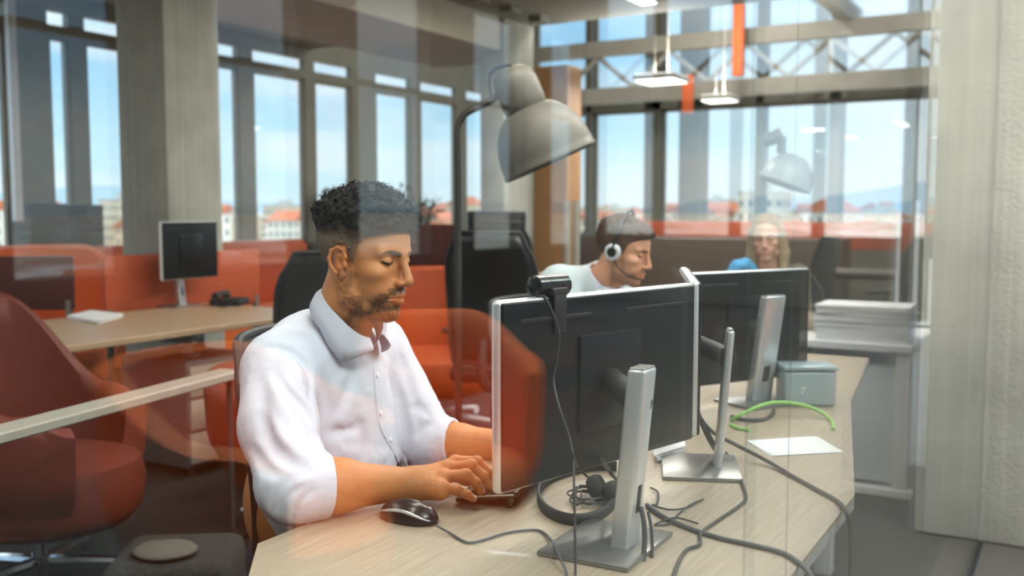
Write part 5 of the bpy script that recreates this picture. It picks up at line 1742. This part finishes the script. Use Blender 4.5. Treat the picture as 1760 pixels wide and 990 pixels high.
def fold(pts, depth, width, op='s'):
    """A soft crease (or ridge) along a line on the shirt: the cloth sinks by depth within about width of the line."""
    depth *= 1.9; width *= 0.85
    w = spline(np.array(trace(pts)), 9)
    tp = np.sin(np.pi * (np.arange(len(w)) + 0.6) / (len(w) + 0.2)) ** 0.7
    c = w.mean(0); rad = np.linalg.norm(w - c, axis=1).max() + 2.5 * width
    sg = depth if op == 's' else -depth

    def g(p):
        out = np.zeros(p.shape[:-1])
        for q, t_ in zip(w, tp):
            d2 = ((p - q) ** 2).sum(-1)
            out = np.maximum(out, t_ * np.exp(-d2 / (width * width)))
        return sg * out
    sh.disp(g, c, rad)


fold([(463, 596), (500, 606), (525, 629), (535, 660), (531, 700)], 0.0055, 0.010)
fold([(480, 612), (510, 632), (519, 665)], 0.0030, 0.012, 'u')
fold([(471, 630), (489, 668), (516, 695), (533, 722), (546, 768)], 0.0075, 0.014)
fold([(484, 640), (508, 672), (534, 700), (545, 735)], 0.0045, 0.014, 'u')
fold([(442, 705), (468, 764), (502, 795), (540, 802)], 0.0080, 0.015)
fold([(455, 700), (484, 750), (520, 780)], 0.0050, 0.016, 'u')
fold([(432, 770), (456, 802), (490, 820)], 0.0060, 0.013)
fold([(462, 872), (478, 842), (503, 820), (536, 808)], 0.0055, 0.010)
fold([(474, 884), (496, 852), (530, 832)], 0.0045, 0.009)
fold([(500, 893), (516, 862), (540, 842)], 0.0040, 0.008)
fold([(444, 640), (452, 690), (466, 745)], 0.0040, 0.018)
fold([(470, 650), (480, 690), (500, 730)], 0.0040, 0.016, 'u')
fold([(538, 750), (575, 742), (622, 729)], 0.0050, 0.016)
fold([(545, 790), (600, 797), (684, 806)], 0.0060, 0.014)
fold([(548, 775), (600, 780), (660, 786)], 0.0030, 0.018, 'u')
fold([(568, 728), (588, 690), (606, 640)], 0.0040, 0.016)
fold([(552, 640), (562, 690), (562, 722)], 0.0035, 0.016)
fold([(622, 730), (627, 762), (624, 800)], 0.0040, 0.013)
fold([(668, 640), (690, 690), (700, 750)], 0.0040, 0.015)
fold([(690, 610), (708, 670), (722, 735)], 0.0040, 0.014)
fold([(716, 752), (728, 735), (742, 728)], 0.0045, 0.010)
fold([(705, 700), (722, 700), (738, 715)], 0.0045, 0.010)
sh.disp(lambda p: 0.0022 * vnoise(p * np.array([1, 1, 0.5]), 15, 3) + 0.0009 * vnoise(p * np.array([1.2, 1.2, 0.5]), 42, 4) + 0.0007 * vnoise(p, 110, 7), (-1.35, 1.58, 0.8), 2)
# openings: neck, cuffs
nax = HO - NB; nax /= np.linalg.norm(nax)
CC = np.array([-1.298, 1.574, 1.062]); CAX = np.array([0.60, 0.03, 0.80]); CAX /= np.linalg.norm(CAX)
sh.sub(cap(CC + CAX * 0.055, CC + CAX * 0.20, 0.066, 0.10), 0.006)
fdR = (WR - ER) / np.linalg.norm(WR - ER); fdL = (WL - EL) / np.linalg.norm(WL - EL)


def plane_cut(o_, n_, rad):
    o_ = np.array(o_); n_ = np.array(n_)

    def g(p):
        q = p - o_
        return np.maximum(-(q @ n_), np.linalg.norm(q - (q @ n_)[..., None] * n_, axis=-1) - rad)
    return g, o_ + n_ * 0.1, 0.3


sh.sub((lambda p, g=plane_cut(cuffR + fdR * 0.002, fdR, 0.085)[0]: np.maximum(g(p), np.linalg.norm(p - cuffR, axis=-1) - 0.12), cuffR, 0.13), 0.003)
sh.sub((lambda p, g=plane_cut(cuffL + fdL * 0.002, fdL, 0.085)[0]: np.maximum(g(p), np.linalg.norm(p - cuffL, axis=-1) - 0.12), cuffL, 0.13), 0.003)
sh.sub(cap(cuffR - fdR * 0.02, cuffR + fdR * 0.05, 0.050, 0.050), 0.002)
sh.sub(cap(cuffL - fdL * 0.02, cuffL + fdL * 0.05, 0.0475, 0.0475), 0.002)
V, F = sh.mesh((-1.68, 1.15, 0.48), (-1.03, 1.95, 1.16), 0.0036)
so = MB().add(V - mo, F).build('shirt', m_shirt, man, smooth=180)
# placket strip and buttons laid along the front
path = [(639, 594), (645, 625), (648, 660), (652, 700), (655, 722), (664, 745), (678, 772), (692, 795), (703, 808)]
w = spline(np.array([raymarch(sh, x, y, 1.5, 2.4) for x, y in path]), 5)
pl0 = []
for i, q in enumerate(w):
    e0 = 0.003
    gr = np.array([sh.ev((q + np.eye(3)[a] * e0)[None])[0] - sh.ev((q - np.eye(3)[a] * e0)[None])[0] for a in range(3)])
    gr /= np.linalg.norm(gr) + 1e-9
    tg = w[min(i + 1, len(w) - 1)] - w[max(i - 1, 0)]; tg /= np.linalg.norm(tg)
    sdv = np.cross(tg, gr); sdv /= np.linalg.norm(sdv)
    pl0.append([q - sdv * 0.0135 - gr * 0.002, q - sdv * 0.012 + gr * 0.0022, q + gr * 0.0030, q + sdv * 0.012 + gr * 0.0022, q + sdv * 0.0135 - gr * 0.002])
    if i in (8, 17, 27, 36):
        bt = MB().lathe([(0.001, 0), (0.0048, 0), (0.0052, 0.0012), (0.004, 0.002), (0.001, 0.0014)], 18)
        zz = gr; xx = tg; yy = np.cross(zz, xx)
        A = np.eye(4); A[:3, 0] = xx; A[:3, 1] = yy; A[:3, 2] = zz; A[:3, 3] = q + gr * 0.003 - mo
        bt.v = [(b_ @ A[:3, :3].T + A[:3, 3]) for b_ in bt.v]
        bt.build('button', m_btn, so)
MB().grid(np.array(pl0) - mo).build('placket', m_shirt, so, smooth=60)


# collar: stand band and two falling points
def collar(NBp, ax, fwd, r, parent, m, off, gap=0.34, drop=0.042, tip=0.040, rise=0.036, spread=1.0):
    ax = ax / np.linalg.norm(ax)
    f = fwd - ax * fwd.dot(ax); f /= np.linalg.norm(f)
    s = np.cross(ax, f)
    rows = []
    for a in np.linspace(gap, 2 * math.pi - gap, 97):
        d = f * math.cos(a) + s * math.sin(a)
        near = min(a, 2 * math.pi - a)
        fr = sstep(1.5, gap, near)                         # 1 at the front
        rx = r * (1 + 0.10 * math.cos(a))
        hb_ = rise - 0.016 * fr
        base = NBp + d * (rx + 0.002) + ax * (hb_ - 0.034)
        top_ = NBp + d * rx + ax * hb_
        fold_ = NBp + d * (rx + 0.006) + ax * (hb_ + 0.003)
        L_ = np.interp(near, [gap, gap + 0.48, 1.5, math.pi], [0.006, drop + tip, drop + 0.3 * tip, drop])
        out_ = 0.012 + 0.012 * sstep(1.6, 0.8, near)
        low = NBp + d * (rx + out_) + ax * (hb_ - L_) + f * 0.006 * sstep(1.2, 0.8, near) * spread
        midp = (fold_ + low) / 2 + d * 0.004
        rows.append([base, top_, fold_, midp, low])
    return MB().grid(np.array(rows) - off).build('collar', m, parent, smooth=50, solid=0.0022)


collar(CC, CAX, np.array([0.97, 0.06, 0]), 0.071, so, m_shirt, mo, gap=0.30, drop=0.034, tip=0.026, rise=0.026)

# trousers and shoes (under the desk)
tr_ = SDF()
for s in (-1, 1):
    hp_ = np.array([-1.44, 1.63 + s * 0.09, 0.53]); kn_ = np.array([-1.08, 1.60 + s * 0.13, 0.54]); an_ = np.array([-1.10, 1.60 + s * 0.13, 0.10])
    tr_.u(cap(hp_, kn_, 0.085, 0.062), 0.03).u(cap(kn_, an_, 0.060, 0.045), 0.02)
tr_.u(ell((-1.44, 1.64, 0.55), (0.12, 0.16, 0.085)), 0.04)
V, F = tr_.mesh((-1.68, 1.36, 0.05), (-0.98, 1.84, 0.68), 0.011)
MB().add(V - mo, F).build('trousers', m_trou, man, smooth=180)
for s in (-1, 1):
    q = SDF().u(cap((-1.11, 1.60 + s * .13, 0.045), (-0.94, 1.60 + s * .135, 0.032), 0.042, 0.034), 0.02).u(cap((-1.10, 1.60 + s * .13, 0.06), (-1.10, 1.60 + s * .13, 0.11), 0.042, 0.04), 0.02)
    V, F = q.mesh((-1.18, 1.60 + s * .13 - .07, -0.01), (-0.88, 1.60 + s * .13 + .07, 0.16), 0.008)
    V[:, 2] = np.maximum(V[:, 2], 0.001)
    MB().add(V - mo, F).build('shoe', m_shoe, man, smooth=180)

ch = office_chair('black mesh office chair that the man in the white shirt sits in', (-1.315, 1.77, 0), R(23), chrome=False, back_h=0.47)
for o in ch.children:
    if o.name.split('.')[0] in ('backrest', 'back_frame'):
        o.location = (-0.055, 0, 0)
MB().cyl((-0.20, -0.255, 0.53), (-0.20, -0.325, 0.53), 0.024).build('adjuster_knob', mat('tan rubber', (0.30, 0.14, 0.09), 0.5), ch)
# ================================================================== the man with the headset, further along the desk
SK2 = (0.66, 0.34, 0.21)
H2 = rotm(R(4), R(14), R(0))
O2 = P(1071, 428, d=3.42)
N2 = O2 + np.array([-0.100, 0.01, -0.122])
m2 = thing('person', 'man in a light grey jacket and white shirt wearing a headset, looking down', 'person', (-1.5, 3.15, 0.0))
o2 = np.array([-1.5, 3.15, 0.0])
hs2, V2, F2 = head_mesh('second', SK2, H2.T @ (N2 - O2) / 0.92, h=0.0026)
b2 = MB().add((V2 * 0.92) @ H2.T + O2 - o2, F2)
cols = [skin_color(V2, SK2, 'second')]
S2R = O2 + np.array([-0.155, -0.190, -0.128]); S2L = O2 + np.array([-0.155, 0.190, -0.128])
E2R = S2R + np.array([0.13, -0.06, -0.20]); E2L = S2L + np.array([0.13, 0.06, -0.20])
W2R = E2R + np.array([0.19, 0.14, 0.045]); W2L = E2L + np.array([0.19, -0.14, 0.045])


def plain_hand(s, w, d, side, r=1.0):
    """Relaxed typing hand at wrist w pointing along d; side = direction from little finger to thumb."""
    d = np.array(d) / np.linalg.norm(d); side = np.array(side, float); side -= d * side.dot(d); side /= np.linalg.norm(side)
    pts = [w]
    for i, (o_s, ln) in enumerate(((-0.030, 0.058), (-0.010, 0.074), (0.010, 0.079), (0.030, 0.071))):
        q = w + d * 0.080 + side * o_s + dwn * 0.010
        s.u(cap(w + side * o_s * .4, q - dwn * .004, 0.020, 0.0120), 0.014)
        f = [q, q + d * ln * .45 + dwn * .003, q + d * ln * .8 - dwn * .012, q + d * ln - dwn * .026]
        finger(s, f, 0.0100, 0.0074); pts += f
    f = [w + d * .02 + side * .02, w + d * .055 + side * .044, w + d * .085 + side * .048 - dwn * .010, w + d * .105 + side * .045 - dwn * .018]
    finger(s, f, 0.0150, 0.0085, 0.008)
    return np.vstack(pts + f)


for (w, e_, sd_) in ((W2R, E2R, 1), (W2L, E2L, -1)):
    s = SDF()
    s.u(cap(e_, w, 0.040, 0.027), 0.01)
    pp = plain_hand(s, w, (0.97, 0.12 * sd_, -0.05), (0, sd_, 0))
    pp = np.vstack([pp, e_])
    V, F, c = limb_skin(s, pp.min(0) - .05, pp.max(0) + .05, 0.0035, SK2)
    b2.add(V - o2, F); cols.append(c)
b2.col = np.vstack(cols)
b2.build('body', m_skin, m2, smooth=180)


def thick2(p):
    hl = hairline(p)
    x, z = p[..., 0], p[..., 2]
    top = sstep(0.045, 0.085, z)
    t = 0.003 + 0.002 * vnoise(p, 200, 5) + top * (0.007 + 0.005 * vnoise(p, 60, 1)) + 0.008 * top * sstep(0.04, 0.08, x)
    t = np.minimum(t, 0.003 + 0.9 * np.maximum(hl, 0) + 0.006 * top)
    return np.where(hl > 0, t * sstep(0, 0.006, hl), -0.004 * sstep(0, -0.004, hl))


def hcol2(V):
    k_ = sstep(0.03, 0.07, V[:, 2])[:, None]
    return np.array((0.085, 0.045, 0.028)) * (1 - k_) + np.array((0.050, 0.020, 0.012)) * k_


V, F, c = hair_mesh(hs2, V2, (-0.14, -0.11, -0.075), (0.14, 0.11, 0.15), 0.0034, thick2, hcol2)
hb = MB().add((V * 0.94) @ H2.T + O2 - o2, F); hb.col = c
hb.build('hair', m_hair, m2, smooth=180)
ax2 = (O2 - N2) / np.linalg.norm(O2 - N2)
# white shirt under the jacket, then the jacket
sb = SDF().u(cap(N2 - ax2 * 0.11, N2 - ax2 * 0.004, 0.105, 0.066), 0.03).u(ell(N2 + np.array([0.02, 0, -0.16]), (0.115, 0.13, 0.17)), 0.03)
sb.sub(cap(N2 - ax2 * 0.01, N2 + ax2 * 0.15, 0.060, 0.07), 0.006)
V, F = sb.mesh(N2 - 0.34, N2 + 0.18, 0.007)
s2 = MB().add(V - o2, F).build('shirt', m_shirt, m2, smooth=180)
collar(N2 - ax2 * 0.002, ax2 + np.array([0.12, 0, 0]), np.array([0.98, 0.05, 0]), 0.066, s2, m_shirt, o2, gap=0.4, tip=0.03)
jk = SDF()
jk.u(ell(N2 + np.array([-0.035, 0, -0.21]), (0.125, 0.185, 0.21)), 0.03)
jk.u(ell(N2 + np.array([-0.07, 0, -0.42]), (0.145, 0.175, 0.20)), 0.08)
jk.u(cap(S2R, S2L, 0.066, 0.066), 0.05)
jk.u(cap(N2 + np.array([-0.030, 0, -0.028]), S2R + np.array([0, 0.04, 0.015]), 0.052, 0.05), 0.04)
jk.u(cap(N2 + np.array([-0.030, 0, -0.028]), S2L + np.array([0, -0.04, 0.015]), 0.052, 0.05), 0.04)
for s_, e_, w in ((S2R, E2R, W2R), (S2L, E2L, W2L)):
    jk.u(cap(s_, e_, 0.070, 0.056), 0.03).u(cap(e_, e_ + (w - e_) * 0.85, 0.056, 0.042), 0.02)
jk.disp(lambda p: 0.004 * vnoise(p, 16, 3) + 0.002 * vnoise(p, 45, 4), N2, 1.5)
jk.sub(cap(N2 - ax2 * 0.02, N2 + ax2 * 0.16, 0.062, 0.08), 0.006)
jk.sub(cap(N2 + np.array([0.060, 0, -0.03]), N2 + np.array([0.13, 0, -0.30]), 0.045, 0.012), 0.01)
for e_, w in ((E2R, W2R), (E2L, W2L)):
    d_ = (w - e_) / np.linalg.norm(w - e_)
    jk.sub(cap(e_ + (w - e_) * 0.92, w + d_ * 0.05, 0.036, 0.036), 0.003)
V, F = jk.mesh(N2 + np.array([-0.30, -0.40, -0.62]), N2 + np.array([0.33, 0.40, 0.10]), 0.007)
jo = MB().add(V - o2, F).build('jacket', m_jack, m2, smooth=180)
rows = []
for a in np.linspace(0.75, 2 * math.pi - 0.75, 41):
    near = min(a, 2 * math.pi - a)
    d = np.array([math.cos(a), math.sin(a), 0])
    fr = sstep(1.8, 0.75, near)
    t0 = N2 + d * 0.076 + np.array([-0.012, 0, 0.016 - 0.05 * fr])
    rows.append([t0 - np.array([0, 0, .03]), t0, t0 + d * 0.010 + np.array([0, 0, 0.002]), t0 + d * (0.026 + 0.012 * fr) + np.array([0, 0, -0.035 - 0.035 * fr])])
MB().grid(np.array(rows) - o2).build('lapel', m_jack, jo, smooth=60, solid=0.004)
t2_ = SDF()
for s in (-1, 1):
    hp_ = np.array([-1.60, 3.15 + s * .09, 0.53]); kn_ = np.array([-1.18, 3.15 + s * .12, 0.54]); an_ = np.array([-1.2, 3.15 + s * .12, 0.10])
    t2_.u(cap(hp_, kn_, 0.085, 0.062), 0.03).u(cap(kn_, an_, 0.060, 0.045), 0.02)
t2_.u(ell((-1.62, 3.15, 0.56), (0.14, 0.18, 0.10)), 0.04)
V, F = t2_.mesh((-1.8, 2.9, 0.05), (-1.08, 3.4, 0.70), 0.014)
MB().add(V - o2, F).build('trousers', m_trou, m2, smooth=180)
for s in (-1, 1):
    q = SDF().u(cap((-1.21, 3.15 + s * .12, 0.045), (-1.05, 3.15 + s * .125, 0.032), 0.042, 0.034), 0.02)
    V, F = q.mesh((-1.28, 3.15 + s * .12 - .07, -0.01), (-1.0, 3.15 + s * .12 + .07, 0.12), 0.010)
    V[:, 2] = np.maximum(V[:, 2], 0.001)
    MB().add(V - o2, F).build('shoe', m_shoe, m2, smooth=180)
# his headset
h_o = O2 + H2 @ np.array([0, 0, 0])
t = thing('headset', 'grey headset worn by the man in the grey jacket', 'headset', tuple(h_o))


def hl_(*q):
    return H2 @ np.array(q) * 0.94


for s in (-1, 1):
    e_ = MB().lathe([(0.001, 0), (0.026, 0), (0.029, 0.005), (0.029, 0.014), (0.024, 0.020), (0.001, 0.020)], 28, frame(hl_(-0.006, s * 0.078, -0.010), H2 @ np.array(Matrix.Rotation(-s * math.pi / 2, 3, 'X'))))
    eo = e_.build('ear_cup', mat('silver headset plastic', (0.60, 0.63, 0.65), 0.35), t, smooth=50)
    MB().lathe([(0.001, 0.0205), (0.016, 0.0205), (0.016, 0.0225), (0.001, 0.0225)], 24, frame(hl_(-0.006, s * 0.078, -0.010), H2 @ np.array(Matrix.Rotation(-s * math.pi / 2, 3, 'X')))).build('cap', m_blk, eo)
bp = [hl_(-0.006, 0.096 * math.cos(q), -0.005 + 0.148 * math.sin(q)) for q in np.linspace(0, math.pi, 25)]
MB().tube(bp, 0.005, 8).build('headband', m_blk, t, smooth=60)
MB().tube([hl_(0.0, -0.094, -0.02), hl_(0.03, -0.088, -0.06), hl_(0.075, -0.055, -0.085), hl_(0.10, -0.035, -0.085)], 0.0025, 6, sm=4).build('microphone_boom', m_blk, t)
office_chair('black office chair that the man with the headset sits in', (-1.56, 3.15, 0), R(5), chrome=False, back_h=0.42)

# ================================================================== the woman at the white table
SK3 = (0.70, 0.42, 0.31)
O3 = P(1318, 408, d=5.55)
H3 = rotm(R(-82), R(6), R(4))
N3 = O3 + np.array([-0.0, 0.045, -0.155])
w3 = thing('person', 'woman with long blonde hair sitting behind the third monitor', 'person', (O3[0], O3[1], 0))
o3 = np.array([O3[0], O3[1], 0.0])
hs3, V3, F3 = head_mesh('f', SK3, H3.T @ (N3 - O3), h=0.004)
b3 = MB().add(V3 @ H3.T + O3 - o3, F3)
cols = [skin_color(V3, SK3, 'f')]
S3 = [N3 + np.array([s * 0.165, 0.03, -0.055]) for s in (-1, 1)]
E3 = [S3[i] + np.array([s * 0.06, -0.10, -0.23]) for i, s in enumerate((-1, 1))]
W3 = [E3[i] + np.array([-s * 0.13, -0.19, 0.03]) for i, s in enumerate((-1, 1))]
for i, s in enumerate((-1, 1)):
    q = SDF().u(cap(E3[i], W3[i], 0.035, 0.024), 0.01)
    pp = np.vstack([plain_hand(q, W3[i], (-s * 0.2, -0.97, -0.05), (-s, 0, 0)), E3[i]])
    V, F, c = limb_skin(q, pp.min(0) - .05, pp.max(0) + .05, 0.005, SK3)
    b3.add(V - o3, F); cols.append(c)
b3.col = np.vstack(cols)
b3.build('body', m_skin, w3, smooth=180)
hr = SDF()
hr.u(ell((-0.022, 0, 0.040), (0.108, 0.090, 0.094)), 0.02)
for s in (-1, 1):
    hr.u(cap((0.010, s * 0.076, 0.03), (0.000, s * 0.088, -0.10), 0.026, 0.030), 0.02).u(cap((0.000, s * 0.088, -0.10), (0.030, s * 0.085, -0.23), 0.030, 0.020), 0.02)
hr.u(cap((-0.06, 0, 0.0), (-0.07, 0, -0.16), 0.075, 0.060), 0.03)
hr.sub(ell((0.085, 0, -0.015), (0.085, 0.062, 0.085)), 0.012)
hr.disp(lambda p: 0.005 * vnoise(p * np.array([1, 1, 0.25]), 90, 3), (0, 0, -0.05), 1)
V, F = hr.mesh((-0.17, -0.15, -0.28), (0.13, 0.15, 0.16), 0.005)
hb = MB().add(V @ H3.T + O3 - o3, F)
kk = sstep(0.02, 0.10, V[:, 2])[:, None]
hb.col = np.array((0.44, 0.34, 0.22)) * (1 - kk) + np.array((0.22, 0.15, 0.085)) * kk
hb.build('hair', m_hair, w3, smooth=180, label='long blonde hair')
tp_ = SDF()
tp_.u(ell(N3 + np.array([0, 0.05, -0.22]), (0.165, 0.11, 0.22)), 0.03).u(ell(N3 + np.array([0, 0.08, -0.44]), (0.155, 0.13, 0.18)), 0.06)
tp_.u(cap(S3[0], S3[1], 0.055, 0.055), 0.04).u(cap(N3 + np.array([0, 0, -.06]), N3 + np.array([0, 0, -0.03]), 0.06, 0.055), 0.03)
for i in (0, 1):
    tp_.u(cap(S3[i], E3[i], 0.058, 0.046), 0.03).u(cap(E3[i], E3[i] + (W3[i] - E3[i]) * .8, 0.046, 0.036), 0.02)
tp_.disp(lambda p: 0.004 * vnoise(p, 18, 3), N3, 1.5)
tp_.sub(cap(N3 + np.array([0, -0.02, -0.01]), N3 + np.array([0, -0.02, 0.12]), 0.06, 0.07), 0.006)
V, F = tp_.mesh(N3 + np.array([-0.34, -0.34, -0.62]), N3 + np.array([0.34, 0.26, 0.06]), 0.009)
MB().add(V - o3, F).build('top', mat('olive knit', (0.16, 0.14, 0.09), 0.9, var=0.15, scale=200), w3, smooth=180)
sc = SDF()
q0 = [P(x, y, d=5.36) for x, y in ((1256, 470), (1266, 456), (1282, 453), (1294, 464))]
for i in range(3):
    sc.u(cap(q0[i], q0[i + 1], 0.026, 0.026), 0.02)
sc.disp(lambda p: 0.004 * vnoise(p, 40, 3), N3, 1)
V, F = sc.mesh(np.min(q0, axis=0) - .06, np.max(q0, axis=0) + .06, 0.007)
MB().add(V - o3, F).build('scarf', mat('sky blue cloth', (0.10, 0.42, 0.78), 0.8, var=0.1), w3, smooth=180, label='sky blue scarf on her shoulder')
sk = SDF()
for s in (-1, 1):
    hp_ = np.array([O3[0] + s * .09, O3[1] + .14, 0.52]); kn_ = np.array([O3[0] + s * .11, O3[1] - .26, 0.53]); an_ = kn_ + np.array([0, 0.02, -0.44])
    sk.u(cap(hp_, kn_, 0.08, 0.056), 0.03).u(cap(kn_, an_, 0.055, 0.04), 0.02)
sk.u(ell((O3[0], O3[1] + .14, 0.55), (0.17, 0.13, 0.10)), 0.04)
V, F = sk.mesh((O3[0] - .3, O3[1] - .4, 0.04), (O3[0] + .3, O3[1] + .35, 0.70), 0.016)
MB().add(V - o3, F).build('trousers', m_trou, w3, smooth=180)
office_chair('black office chair that the blonde woman sits in', (O3[0], O3[1] + 0.10, 0), R(-90), chrome=False, back_h=0.36)
